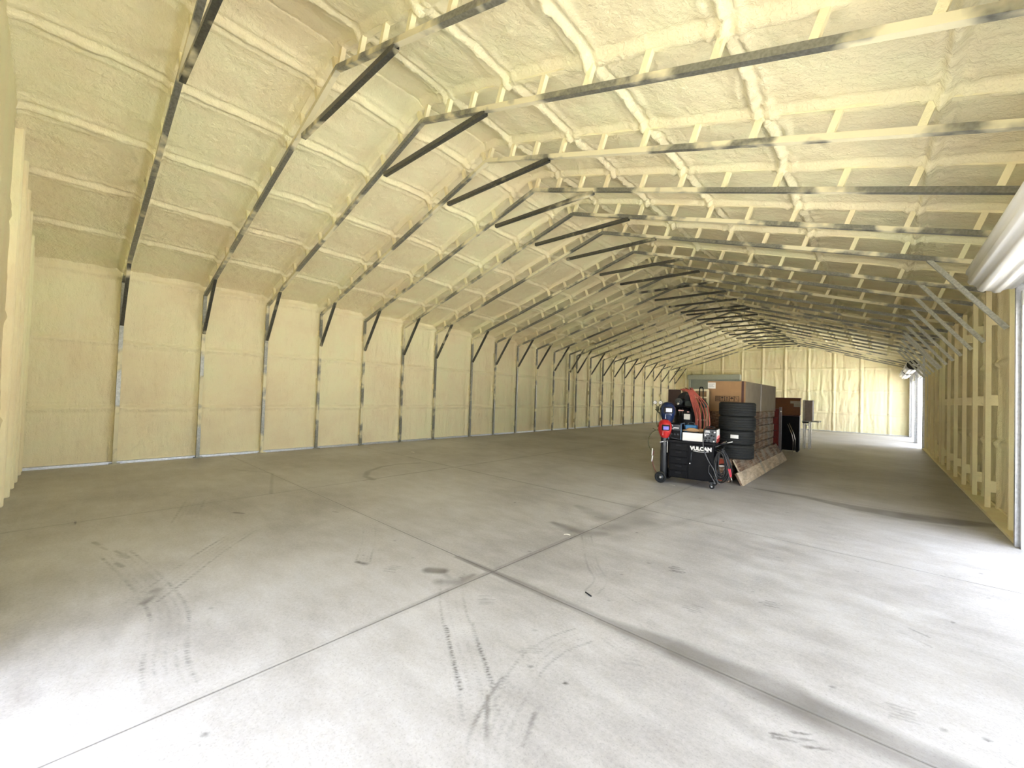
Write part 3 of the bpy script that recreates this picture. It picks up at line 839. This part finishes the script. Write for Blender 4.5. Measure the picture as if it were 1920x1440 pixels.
# ---- machines on the cabinet top
m_ = cart_root('plasma_cutter', .20, .08, .786, 'small dark power unit with blue edge frame left of the white panel', 'welder')
MB().box((-.10, 0, 0), (.11, .30, .29), bev=.012).build('case', BLK, m_)
b = MB()
for x in (-.105, .105):
    b.box((x, -.012, 0), (x+.014, .31, .016)).box((x, -.012, .285), (x+.014, .31, .300)).box((x, -.012, 0), (x+.014, .004, .30)).box((x, .30, 0), (x+.014, .31, .30))
b.build('edge_frame', plain('steel_blue_trim', (.10, .19, .30), .4), m_)
q = MB().box((-.085, -.006, .17), (.095, .002, .275), bev=.003).build('control_panel', GREYD, m_)
MB().box((-.075, -.010, .235), (-.03, -.004, .268)).box((-.02, -.010, .205), (.075, -.004, .222)).box((-.055, -.010, .19), (-.01, -.004, .20)).build('label', PAPER, q)
for x in (-.05, .01, .065): MB().cyl((x, -.012, .10), .016, .03, 'y', 16).build('socket', GREYD, m_)
MB().tube(spline([(-.05, -.02, .10), (-.06, -.06, .06), (.0, -.06, .03), (.07, -.05, .02), (.10, -.02, .015)], 6), .008, 8).build('cable', GREYD, m_)
m_ = cart_root('blue_case', .42, .22, .786, 'bright blue metal case behind the white panelled box', 'case')
MB().box((-.07, 0, 0), (.12, .18, .27), bev=.01).build('shell', BLUE, m_)
MB().tube(spline([(-.03, .09, .27), (-.02, .09, .31), (.07, .09, .31), (.08, .09, .27)], 4), .008).build('handle', GREYD, m_)
m_ = cart_root('power_supply', .50, .03, .786, 'low machine with a plain white front panel on the cabinet top', 'welder')
MB().box((-.155, .012, 0), (.175, .18, .150), bev=.006).build('case', BLK2, m_)
MB().box((-.155, 0, .004), (.175, .012, .148), bev=.003).build('front_panel', PAPER, m_)
m_ = cart_root('work_glove', .55, .13, .94, 'tan leather work gloves lying on the white-fronted machine', 'gloves')
TANL = plain('tan_leather', (.42, .26, .12), .8)
b = MB()
b.tube(spline([(-.16, .0, .03), (-.10, .0, .04), (-.02, .0, .038), (.05, .01, .03)], 4), [.012, .02, .03, .034, .036, .036, .036, .036, .034, .03, .026, .02, .012][:13], 12)
b.tube(spline([(.02, .03, .03), (.10, .03, .04), (.16, .05, .035)], 4), [.02, .03, .034, .034, .03, .028, .024, .02, .012], 12)
for k in range(4): b.tube(spline([(-.13, -.02+.014*k, .03), (-.18, -.025+.016*k, .03), (-.22, -.02+.018*k, .022)], 3), [.010]*6+[.006], 8)
b.build('leather', TANL, m_)
m_ = cart_root('multiprocess_welder', .755, .03, .786, 'black multiprocess welder with many dials and a red and white side', 'welder')
MB().box((-.07, 0, 0), (.135, .40, .235), bev=.008).build('case', BLK, m_)
MB().box((.1355, .01, .03), (.140, .385, .225), bev=.001).build('side_panel', PAPER, m_)
MB().box((.1385, .01, .004), (.1425, .385, .07), bev=.001).build('side_stripe', REDM, m_)
b = MB()
for i in range(9):
    b.beam((.1425, .02+.04*i, .072), (.1425, .05+.04*i, .10+.012*(i % 3)), .002, .012, up=(1, 0, 0))
b.build('side_flames', plain('pink_flame', (.75, .22, .22), .4), m_)
fp = MB().box((-.062, -.006, .01), (.128, .002, .226), bev=.003).build('face_plate', GREYD, m_)
MB().box((-.045, -.010, .175), (.035, -.005, .187)).box((-.035, -.010, .195), (.03, -.005, .208)).box((-.055, -.010, .14), (.02, -.005, .150)).build('label', PAPER, fp)
for x, z, r in ((-.035, .12, .012), (.075, .18, .014), (.11, .185, .012), (.06, .125, .016), (.10, .12, .014), (-.02, .075, .015), (.03, .08, .018), (-.035, .03, .014), (.02, .03, .014), (.095, .06, .016)):
    MB().cyl((x, -.014, z), r, .022, 'y', 18).build('knob', BLK2 if r > .0125 else ALU, fp)
MB().cyl((.10, -.012, .03), .013, .02, 'y', 16).build('socket', PAPER, fp)
MB().tube(spline([(-.03, .08, .235), (-.02, .08, .27), (.08, .08, .27), (.09, .08, .235)], 4), .009).build('handle', BLK2, m_)

# ---- cables: welding lead down the front, coils hung on the side hooks
c_ = cart_root('welding_lead', 0, 0, 0, 'thick grey-black lead hanging from the dial panel across the lettered door', 'cable')
MB().tube(spline([(.715, .0, .865), (.70, -.05, .84), (.70, -.06, .74), (.735, -.055, .60), (.80, -.05, .46), (.86, -.045, .36), (.90, -.04, .24), (.93, -.02, .14), (.97, .0, .11)], 8), .0085, 10).tube(spline([(.80, -.045, .42), (.79, -.03, .30), (.84, -.03, .21), (.90, -.02, .10)], 6), .006, 8).build('cord', plain('grey_cable', (.09, .09, .09), .35), c_)
for i, (v, col, lab, ph) in enumerate(((.08, (.015, .015, .015), 'coil of black cable hung on the cabinet side, nearer the front', 0), (.30, (.03, .03, .032), 'coil of grey-black cable hung on the cabinet side, behind another coil', 2))):
    c_ = cart_root('cable_coil', .955, v, .66, lab, 'cable', 'cable coils on the cabinet side')
    rr = random.Random(10+i); b = MB()
    for k in range(11):
        w_ = rr.uniform(.05, .10); h = rr.uniform(.42, .54); ox = rr.uniform(-.02, .03); oy = rr.uniform(-.05, .05)
        pts = []
        for j in range(24):
            a = 2*math.pi*j/24
            pts.append((ox*(1-math.cos(a))+w_*math.sin(a)*(1.2-.4*math.cos(a)), oy+.02*math.sin(2*a+k), -h/2+h/2*math.cos(a)+.012*math.sin(3*a+k)))
        b.tube(pts, .0075, 8, closed=True)
    b.build('loops', plain('cable_%d' % i, col, .32), c_)
    MB().tube([(-.03, 0, -.26), (.06, 0, -.25)], .012, 8).build('tie', PAPER if i == 0 else GREYD, c_)
c_ = cart_root('ground_clamp', 1.02, .03, .40, 'red-handled clamp dangling among the black cables', 'clamp')
MB().tube([(.06, 0, -.02), (.10, .0, -.16)], [.012, .009], 8).tube([(.085, 0, -.02), (.11, 0, -.15)], [.012, .009], 8).build('handle', plain('pink_red_grip', (.7, .06, .10), .4), c_)
MB().tube([(.10, 0, -.15), (.125, 0, -.24)], [.010, .004], 8).build('jaw', CHR, c_)
MB().tube(spline([(.0, .03, .26), (.02, .02, .12), (.04, .0, .04), (.07, 0, -.02)], 5), .006, 8).build('cord', BLK2, c_)
c_ = cart_root('torch_handle', 1.0, .0, .755, 'slim silver-tipped torch laid across the push bar of the cabinet', 'torch')
MB().tube([(-.10, 0, .0), (.06, 0, .055)], .013, 10).build('grip', BLK2, c_)
MB().tube([(.06, 0, .055), (.14, 0, .085)], [.010, .007], 10).build('nozzle', ALU, c_)

# ---- upright compressor behind the cabinet
CX, CY = -2.89, 8.42
g = empty('air_compressor', (CX, CY, 0), 0, 'black upright air compressor behind the wheeled cabinet, hose thrown over it', 'air compressor')
MB().lathe([(.0, .10), (.12, .115), (.185, .17), (.2, .24), (.2, 1.22), (.185, 1.30), (.12, 1.36), (0, 1.38)], 40).build('tank', BLK, g)
for a in (30, 150, 270):
    MB().box((-.02, .12, 0), (.02, .2, .22), 0, Matrix.Rotation(R(a), 4, 'Z')).build('foot', BLK, g)
MB().box((-.20, -.16, 1.37), (.20, .16, 1.39), bev=.004).box((-.19, -.15, 1.28), (-.15, .15, 1.37)).box((.15, -.15, 1.28), (.19, .15, 1.37)).build('platform', BLK, g)
q = MB()
for i in range(8): q.box((.02, -.10, 1.45+.022*i), (.17, .06, 1.458+.022*i))
q.box((.035, -.085, 1.39), (.155, .045, 1.64)).cyl((.095, -.02, 1.43), .075, .18, 'y', 24)
q.build('pump', plain('cast_dark', (.035, .045, .042), .5, .3), g)
MB().cyl((-.09, -.02, 1.47), .075, .22, 'y', 26).cyl((-.09, -.14, 1.47), .03, .03, 'y', 16).build('motor', GREYD, g)
MB().cyl((.09, -.14, 1.56), .05, .05, 'y', 24).tube(spline([(.09, -.14, 1.61), (.14, -.16, 1.50), (.18, -.17, 1.42), (.19, -.18, 1.36)], 4), .008, 8).build('air_filter', BLK2, g)
b = MB().cyl((-.02, .10, 1.50), .17, .045, 'y', 36); b.build('belt_guard', BLK2, g)
MB().box((-.06, -.212, 1.29), (.04, -.196, 1.31)).box((.10, -.19, 1.27), (.135, -.172, 1.285)).build('warning_label', plain('pale_red_label', (.75, .45, .42), .5), g)
o = MB().box((.045, -.205, 1.13), (.155, -.170, 1.235), bev=.002).build('rating_label', PAPER, g)
MB().cyl((-.07, -.20, 1.43), .022, .02, 'y', 18).build('pressure_gauge', CHR, g)
for x in (-.12, -.04, .01): MB().tube([(x, -.19, 1.35), (x+.005, -.2, 1.20)], .005, 6).build('pipe', GREYD, g)

g = empty('air_hose', (0, 0, 0), 0, 'salmon red air hose draped over the compressor and down beside it', 'hose')
rr = random.Random(4); b = MB()
for k in range(9):
    x0 = CX-.12+.025*k+rr.uniform(-.01, .01)
    xe = -2.60+.021*k; zt = 1.73+rr.uniform(-.02, .02); ye = 8.12-.02*(k % 3)
    if k >= 6: xe = -2.44+.05*(k-6)
    b.tube(spline([(x0, 8.62, 1.68), (x0+.01, 8.50, zt+.0), (x0+.06, 8.36, zt), (-2.80+.016*k, 8.28, 1.67), (xe-.09, 8.20, 1.44), (xe, ye, 1.22), (xe+.015, ye-.02, 1.06), (xe-.01+.02*(k % 2), ye-.03, .93)], 6), .0085, 8)
b.build('tubing', HOSE, g)

# ---- things between compressor and cartons
g = empty('storage_crate', (-3.20, 9.06, 0), 0, 'cream-edged brown slatted crate standing behind the compressor', 'crate')
for x in (-.29, .0, .27, .54): MB().box((x-.02, -.02, 0), (x+.02, .02, 1.74)).build('post', CREAM, g)
b = MB()
for z in (.6, 1.1, 1.57, 1.725): b.box((.0, -.045, z-.016), (.56, -.022, z+.016))
b.build('rail', CREAM, g)
MB().box((-.27, -.03, .02), (.0, .24, 1.725)).build('side_panel', plain('dark_brown_board', (.035, .016, .012), .6), g)
MB().box((.03, .0, .02), (.52, .24, 1.70)).build('back_panel', plain('mid_brown_board', (.26, .16, .075), .7), g)
g = empty('hand_truck', (-2.69, 8.74, 0), 0, 'black hand truck with a tall narrow loop handle, standing behind the red hose', 'hand truck')
MB().tube([(-.035, 0, .1), (-.035, 0, 1.75), (-.02, 0, 1.775), (.02, 0, 1.775), (.035, 0, 1.75), (.035, 0, .1)], .011, 8).tube([(-.035, 0, 1.5), (.035, 0, 1.5)], .010, 8).tube([(-.035, 0, .9), (.035, 0, .9)], .010, 8).build('frame', BLK, g)
MB().box((-.10, -.12, .0), (.10, .02, .012)).box((-.10, 0, 0), (.10, .015, .15)).build('toe_plate', BLK, g)
for s in (-1, 1): MB().cyl((s*.12, .085, .095), .09, .035, 'x', 24).build('wheel', RUB, g)
g = empty('green_bag', (-2.60, 8.655, 1.36), .3, 'small dark green bag hanging from the black hand truck loop', 'bag')
MB().lathe([(0, 0), (.05, .01), (.062, .05), (.055, .10), (.03, .14), (.012, .16), (0, .16)], 20).build('pouch', plain('dark_green', (.01, .05, .03), .6), g)
MB().tube(spline([(0, 0, .15), (-.03, .02, .20), (-.045, .035, .21)], 3), .005, 6).build('strap', BLK2, g)

# ---- long flat cartons: two low ones carry the tyres, the others are stacked behind
def carton(x0, x1, y0, y1, z0, z1, label, mat=None, strap=None, grp='long flat cartons in the stack', nm='long_carton', tilt=0.):
    g = empty(nm, ((x0+x1)/2, y0, z0), tilt, label, 'carton', grp)
    w_ = (x1-x0)/2; L = y1-y0; h = z1-z0
    MB().box((-w_, 0, 0), (w_, L, h-.001), bev=.014).build('box', mat or WOODY, g)
    b = MB()
    for t in (strap or (.18, .80)):
        y = L*t
        b.box((-w_-.002, y, 0), (w_+.002, y+.016, h+.0005))
    b.build('strap', GREYD, g)
    return g
low = [carton(-2.48, -2.06, 8.40, 12.5, 0, .145, 'lowest long carton on the floor under the tyres'),
       carton(-2.49, -2.07, 8.42, 12.45, .146, .295, 'middle long carton of the low pile under the tyres'),
       carton(-2.47, -2.05, 8.38, 12.5, .296, .445, 'top long carton of the low pile, tyres resting on it')]
zz = [0, .21, .42, .60, .78, .96, 1.13, 1.285]
names = ['lowest wood-brown carton of the tall stack', 'second wood-brown carton from the floor in the tall stack', 'third wood-brown carton from the floor in the tall stack', 'fourth wood-brown carton up in the tall stack',
         'fifth wood-brown carton up in the tall stack', 'sixth wood-brown carton up in the tall stack', 'uppermost wood-brown carton, directly under the big cardboard box']
for i in range(7):
    if i < 2: x1 = -2.51; x0 = -3.05
    else: x1 = -2.05-.012*(i % 2); x0 = -2.80
    z0 = zz[i]; z1 = zz[i+1]-.001
    if i == 2: z0 = .446; 
    cc = carton(x0, x1, 9.36+.05*(i % 2), 12.62-.05*(i % 3), z0 if i != 1 else .21, z1 if i != 1 else .444, names[i])
    if i == 4: MB().box(((x1-x0)/2+.001, .0, .12), ((x1-x0)/2+.02, .22, .40)).build('label_sheet', plain('pinkish_white_card', (.85, .75, .72), .6), cc)
# end labels on the low pile
g = low[1]
MB().box((.12, -.004, .04), (.19, .0, .11)).build('end_label', PAPER, g)
MB().box((-.18, -.004, .02), (-.02, .0, .13)).build('end_label', plain('yellow_label', (.75, .6, .2), .6), low[2])
MB().box((.02, -.004, .02), (.2, .0, .13)).build('end_label', plain('rust_label', (.35, .06, .03), .6), low[2])
MB().box((-.18, -.004, .02), (.1, .0, .12)).build('end_label', plain('rust_label', (.35, .06, .03), .6), low[0])
def leaning(name, xb, zb, xt, zt, y0, y1, th, label, mat, strap=True):
    """flat board, bottom edge (xb,zb), top edge (xt,zt), standing on its long edge and leaning on the stack"""
    g = empty(name, (xb, y0, zb), 0, label, 'carton', 'long flat cartons leaning against the stack')
    d = Vector((xt-xb, 0, zt-zb)); W = d.length; d.normalize(); n = Vector((d.z, 0, -d.x))   # n points away from the stack
    if n.x < 0: n = -n
    M = Matrix(((d.x, 0, n.x, 0), (d.y, 1, n.y, 0), (d.z, 0, n.z, 0), (0, 0, 0, 1)))
    L = y1-y0
    MB().box((0, 0, -th), (W, L, 0), 0, M, bev=.004).build('outer_layer', mat, g)
    MB().box((.004, -.012, -th*1.9), (W-.004, L-.02, -th-.001), 0, M, bev=.004).build('inner_layer', PALE if mat is WOODY else WOODY, g)
    if strap:
        MB().box((-.001, L*.40, -.001), (W+.002, L*.40+.016, .0015), 0, M).build('strap', plain('teal_strap', (.06, .20, .22), .4), g)
    return g
leaning('leaning_carton', -1.79, .012, -1.90, .225, 8.30, 12.9, .03, 'pale long flat carton leaning lowest, its long edge on the floor', PALE)
leaning('leaning_carton', -1.885, .226, -1.995, .443, 8.50, 12.6, .028, 'mottled long flat carton leaning just above the pale one', WOODY)
# ---- tyres
def tyre_mesh():
    prof = []
    Rr, w_, ri = .312, .262, .195
    half = [(ri, .085), (ri+.008, .105), (ri+.05, .124), (ri+.08, .130), (Rr-.018, .121), (Rr-.006, .108), (Rr, .09)]
    up_ = half
    gro = []
    for x in (.066, .054, .024, .012):
        gro += [(Rr, x+.004), (Rr-.007, x+.002), (Rr-.007, x-.002), (Rr, x-.004)] if x in (.066, .024) else []
    prof = up_+gro+[(Rr, 0.0)]
    low_ = [(r, -z) for r, z in prof[::-1][1:]]
    full = prof+low_
    inner = [(ri+.03, -.10), (ri+.06, -.06), (ri+.07, 0), (ri+.06, .06), (ri+.03, .10)]
    return full+inner
tp = tyre_mesh()
tl = ['lowest of the four stacked tyres, resting on the low carton pile', 'third tyre from the top of the stack, with a white sticker', 'second tyre from the top, beside the white card', 'topmost black tyre of the stack in front of the brown carton']
t0 = None
for i in range(4):
    if i == 0:
        t = empty('tyre', (-2.04, 8.70, .446+.1305), 0)
        MB().lathe([(r, z) for r, z in tp], 72, 0, None, closed=True).build('carcass', RUB, t)
        t0 = t
    else:
        t = copy_tree(t0)
    t.location = (-2.04+(.0, .006, .022, .018)[i], 8.70+(.0, .01, -.01, .0)[i], .446+.131+.2625*i)
    t.rotation_euler = (0, 0, .7*i)
    tag(t, tl[i], 'tyre', 'stacked tyres')
    if i == 1:
        st = MB()
        a0 = -1.64
        n = 8; vs = []
        for k in range(n+1):
            a = a0+.42*(k/n)
            for z in (-.010, .056): vs.append((.3138*math.cos(a), .3138*math.sin(a), z))
        st.add(vs, [(2*k, 2*k+2, 2*k+3, 2*k+1) for k in range(n)], 0, False)
        so_ = st.build('sticker', PAPER, t); so_.rotation_euler = (0, 0, -.7)
        so_.modifiers.new('thick', 'SOLIDIFY').thickness = .0008

# ---- the big cardboard box on the stack
g = empty('cardboard_box', (-2.42, 9.50, 1.286), 0, 'big brown cardboard box with handling symbols on top of the tall stack', 'cardboard box')
bx0, bx1, by, bz = -.375, .355, 3.30, .645
MB().box((bx0, 0, 0), (bx1, by, bz), bev=.006).build('carton', [CARD], g)
MB().box((bx1-.002, .03, .01), (bx1+.003, by-.005, bz-.006)).build('side_face', CARD_S, g)
MB().box((bx1-.07, -.003, -.001), (bx1-.025, by*.0+.01, bz+.001)).box((bx1-.07, -.003, bz-.002), (bx1-.025, by, bz+.002)).build('tape', TAPE, g)
MB().box((bx1-.001, 1.45, .0), (bx1+.006, 1.51, bz)).build('tape', plain('brown_tape', (.13, .075, .03), .4), g)
MB().box((bx0+.005, -.004, bz-.16), (bx0+.16, .0, bz-.03)).build('label', PAPER, g)
b = MB()
for k in range(3): b.box((bx0+.02, -.0055, bz-.065-.028*k), (bx0+.02+(.12, .09, .11)[k], -.004, bz-.060-.028*k))
b.build('label_print', INK, g)
# row of five handling symbols
b = MB(); y = -.003
sx0, sz0, s_ = bx0+.16, .215, .088
def rect(x0, z0, x1, z1): b.box((x0, y, z0), (x1, 0.0, z1))
for k in range(5):
    x = sx0+k*(s_+.004)
    w_ = .007
    rect(x, sz0, x+s_, sz0+w_); rect(x, sz0+s_-w_+.03, x+s_, sz0+s_+.03); rect(x, sz0, x+w_, sz0+s_+.03); rect(x+s_-w_, sz0, x+s_, sz0+s_+.03)
    cx = x+s_/2
    if k == 0:
        for q in range(5): rect(x+.012, sz0+.018+.019*q, x+s_-.012, sz0+.027+.019*q)
    elif k == 1:      # glass
        rect(cx-.02, sz0+.065, cx+.02, sz0+.10); rect(cx-.004, sz0+.03, cx+.004, sz0+.065); rect(cx-.016, sz0+.02, cx+.016, sz0+.028)
    elif k == 2:      # arrow up
        rect(cx-.006, sz0+.03, cx+.006, sz0+.08); b.add([(cx-.02, y, sz0+.075), (cx+.02, y, sz0+.075), (cx, y, sz0+.105)], [(0, 1, 2)]); rect(cx-.02, sz0+.02, cx+.02, sz0+.027)
    elif k == 3:      # umbrella
        n = 10; b.add([(cx+.03*math.cos(math.pi*q/n), y, sz0+.06+.035*math.sin(math.pi*q/n)) for q in range(n+1)], [tuple(range(n+1))]); rect(cx-.003, sz0+.025, cx+.003, sz0+.06)
    else:
        b.beam((x+.015, y, sz0+.1), (x+s_-.012, y, sz0+.02), .003, .012, up=(0, 1, 0)); b.beam((x+.012, y, sz0+.095), (x+s_-.02, y, sz0+.085), .003, .01, up=(0, 1, 0))
b.build('handling_symbols', INK, g)

# ---- far group: red chest, black cabinet with a carton, small table with a grey box
g = empty('tool_chest', (-2.42, 14.35, 0), 0, 'dark red upright tool chest between the cartons and the black cabinet', 'tool chest')
MB().box((-.22, 0, .08), (.20, .5, 1.32), bev=.012).build('body', REDD, g)
for i in range(6):
    q = MB().box((-.20, -.012, .14+.19*i), (.18, .004, .31+.19*i), bev=.005).build('drawer', REDD, g)
    MB().box((-.16, -.022, .285+.19*i), (.14, -.010, .297+.19*i)).build('handle', GREYD, q)
for s in (-.17, .15):
    for v in (.06, .44): MB().cyl((s, v, .04), .04, .03, 'x', 18).build('caster', BLK2, g)
g = empty('wall_bracket', (-2.17, 14.28, .0), 0, 'grey upright metal channel with a white disc beside the red chest', 'channel')
MB().box((-.03, 0, 0), (.03, .03, 1.38)).box((-.035, -.01, 0), (-.025, .03, 1.38)).build('channel', plain('mauve_grey_steel', (.22, .19, .20), .4, .3), g)
MB().cyl((.01, -.01, 1.25), .022, .02, 'y', 18).build('disc', PAPER, g)
g = empty('black_cabinet', (-2.12, 15.3, 0), 0, 'matt black cabinet standing under the labelled brown carton', 'cabinet')
MB().box((-.26, 0, .04), (.29, .22, 1.12), bev=.01).build('body', BLK, g)
MB().box((-.24, -.012, .06), (.27, .004, 1.09), bev=.004).build('door', BLK, g)
MB().box((-.25, -.014, 1.10), (.28, .0, 1.115)).build('top_edge', plain('maroon_edge', (.18, .08, .08), .4), g)
for s in (-.2, .23): MB().box((s-.03, .03, 0), (s+.03, .09, .05)).box((s-.03, .14, 0), (s+.03, .20, .05)).build('foot', BLK2, g)
g = empty('pry_tool', (-2.06, 15.22, 0), 0, 'bright silver pair of long handles propped against the black cabinet front', 'hand tool')
MB().tube([(-.06, 0, .85), (.06, -.01, .53), (.09, -.01, .37), (.09, -.04, .0)], [.008, .014, .016, .006], 8).tube([(-.02, 0, .87), (.10, -.01, .57), (.14, -.01, .40), (.14, -.04, .0)], [.008, .014, .016, .006], 8).build('handles', CHR, g)
g = empty('brown_carton', (-2.12, 15.28, 1.121), 0, 'dark brown carton with grey labels on the black cabinet', 'cardboard box')
MB().box((-.40, 0, 0), (.30, .22, .535), bev=.02).build('carton', plain('dark_brown_cardboard', (.16, .065, .022), .7), g)  # carton in plain dark brown
MB().box((-.41, -.008, .50), (.31, .23, .545), bev=.01).build('lid', plain('maroon_lid', (.10, .022, .014), .6), g)
MB().box((.05, -.004, .37), (.30, 0, .45)).box((.14, -.005, .27), (.30, 0, .37)).build('label', plain('grey_label', (.34, .30, .24), .6), g)
g = empty('folding_table', (-1.68, 16.55, 0), 0, 'small white folding table with bright legs past the black cabinet', 'table')
MB().box((-.24, 0, .90), (.23, .55, .935), bev=.006).build('tabletop', plain('white_table_top', (.82, .83, .80), .5), g)
for x in (-.19, -.04):
    for v in (.05, .48): MB().box((x-.016, v-.016, .0), (x+.016, v+.016, .90)).build('leg', ALU, g)
MB().box((-.19, .04, .78), (-.04, .06, .81)).box((-.19, .04, .2), (-.04, .06, .22)).build('brace', ALU, g)
MB().box((-.22, -.03, .86), (-.05, -.005, .90)).build('black_strip', BLK2, g)  # black strip below the front edge of the tabletop
g = empty('grey_box', (-1.765, 16.6, .936), 0, 'upright mauve-grey box with a pale edge on the small white table', 'box')
MB().box((-.075, 0, 0), (.125, .4, .675), bev=.006).build('case', plain('mauve_grey_card', (.36, .30, .29), .6), g)
MB().box((-.135, 0, 0), (-.077, .4, .68), bev=.004).build('pale_edge', plain('pale_grey_card', (.62, .60, .56), .6), g)

# ---- litter on the floor
LIT = plain('litter_white', (.85, .84, .78), .7)
for (x, y, rz, L, lab) in ((-2.70, 7.30, .1, .11, 'white curled paper strip on the floor before the wheeled cabinet'), (-8.53, 5.92, .2, .13, 'white paper scrap on the floor near the long left wall'), (-2.53, 3.80, .5, .07, 'white scrap lying beside the stained floor joint')):
    b = MB(); n = 6
    vs = []
    for k in range(n+1):
        t = k/n
        vs += [(L*(t-.5), -.014, .004+.006*math.sin(t*math.pi)), (L*(t-.5), .014, .003+.008*math.sin(t*math.pi))]
    b.add(vs, [(2*k, 2*k+2, 2*k+3, 2*k+1) for k in range(n)])
    o = b.build('paper_scrap', LIT, None, (x, y, 0), rz); o.modifiers.new('thick', 'SOLIDIFY').thickness = .0015
    tag(o, lab, 'litter')
o = MB().tube([(-.035, 0, .006), (.035, 0, .006)], .005, 8).build('bolt', BLK2, None, (-1.655, 2.80, 0), -.35); tag(o, 'small black bolt lying on the open floor', 'bolt')
o = MB().box((-.01, -.015, .0), (.01, .015, .008), bev=.002).build('foam_crumb', CREAM, None, (-1.12, 1.19, 0), .3); tag(o, 'tiny cream foam crumb lying close to the tyre prints', 'litter')
# ------------------------------------------------------------------ light
w = bpy.data.worlds.new('sky'); SC.world = w; w.use_nodes = True
nt = w.node_tree; bg = nt.nodes['Background']
sky = nt.nodes.new('ShaderNodeTexSky'); sky.sky_type = 'NISHITA'
sky.sun_disc = False; sky.sun_elevation = R(55); sky.sun_rotation = R(250); sky.dust_density = 3.0; sky.air_density = 1.0
mx = nt.nodes.new('ShaderNodeMix'); mx.data_type = 'RGBA'; mx.inputs[0].default_value = .75
nt.links.new(sky.outputs[0], mx.inputs[6]); mx.inputs[7].default_value = (4.9, 5.1, 5.6, 1)
nt.links.new(mx.outputs[2], bg.inputs[0]); bg.inputs[1].default_value = 1.0
sun = bpy.data.lights.new('sun', 'SUN'); sun.energy = 27; sun.angle = R(1); sun.color = (1, .96, .9)
so = bpy.data.objects.new('sun', sun); link(so)
so.rotation_euler = Vector((.26, -.20, -.94)).to_track_quat('-Z', 'Y').to_euler()
# portals in the openings guide the daylight sampling
def portal(c, sx, sz, rot):
    l = bpy.data.lights.new('daylight_portal', 'AREA'); l.shape = 'RECTANGLE'; l.size = sx; l.size_y = sz
    l.cycles.is_portal = True
    o = bpy.data.objects.new('daylight_portal', l); o.location = c; o.rotation_euler = rot; link(o)
for a, c in DOORS:
    portal((XR+.3, (a+c)/2, DH/2), DH, c-a, (0, R(90), 0))
for x0, x1, h in ADDED_NEAR_HOLES:
    portal(((x0+x1)/2, YN-.3, h/2), x1-x0, h, (R(90), 0, 0))
SC.view_settings.view_transform = 'Standard'; SC.view_settings.look = 'None'
SC.view_settings.gamma = 1; SC.view_settings.use_curve_mapping = False
SC.view_settings.exposure = EXPOSURE
SC.cycles.max_bounces = 8; SC.cycles.diffuse_bounces = 6; SC.cycles.sample_clamp_indirect = 10
SC.cycles.use_denoising = True
SC.cycles.use_adaptive_sampling = True; SC.cycles.adaptive_threshold = .1; SC.cycles.adaptive_min_samples = 16
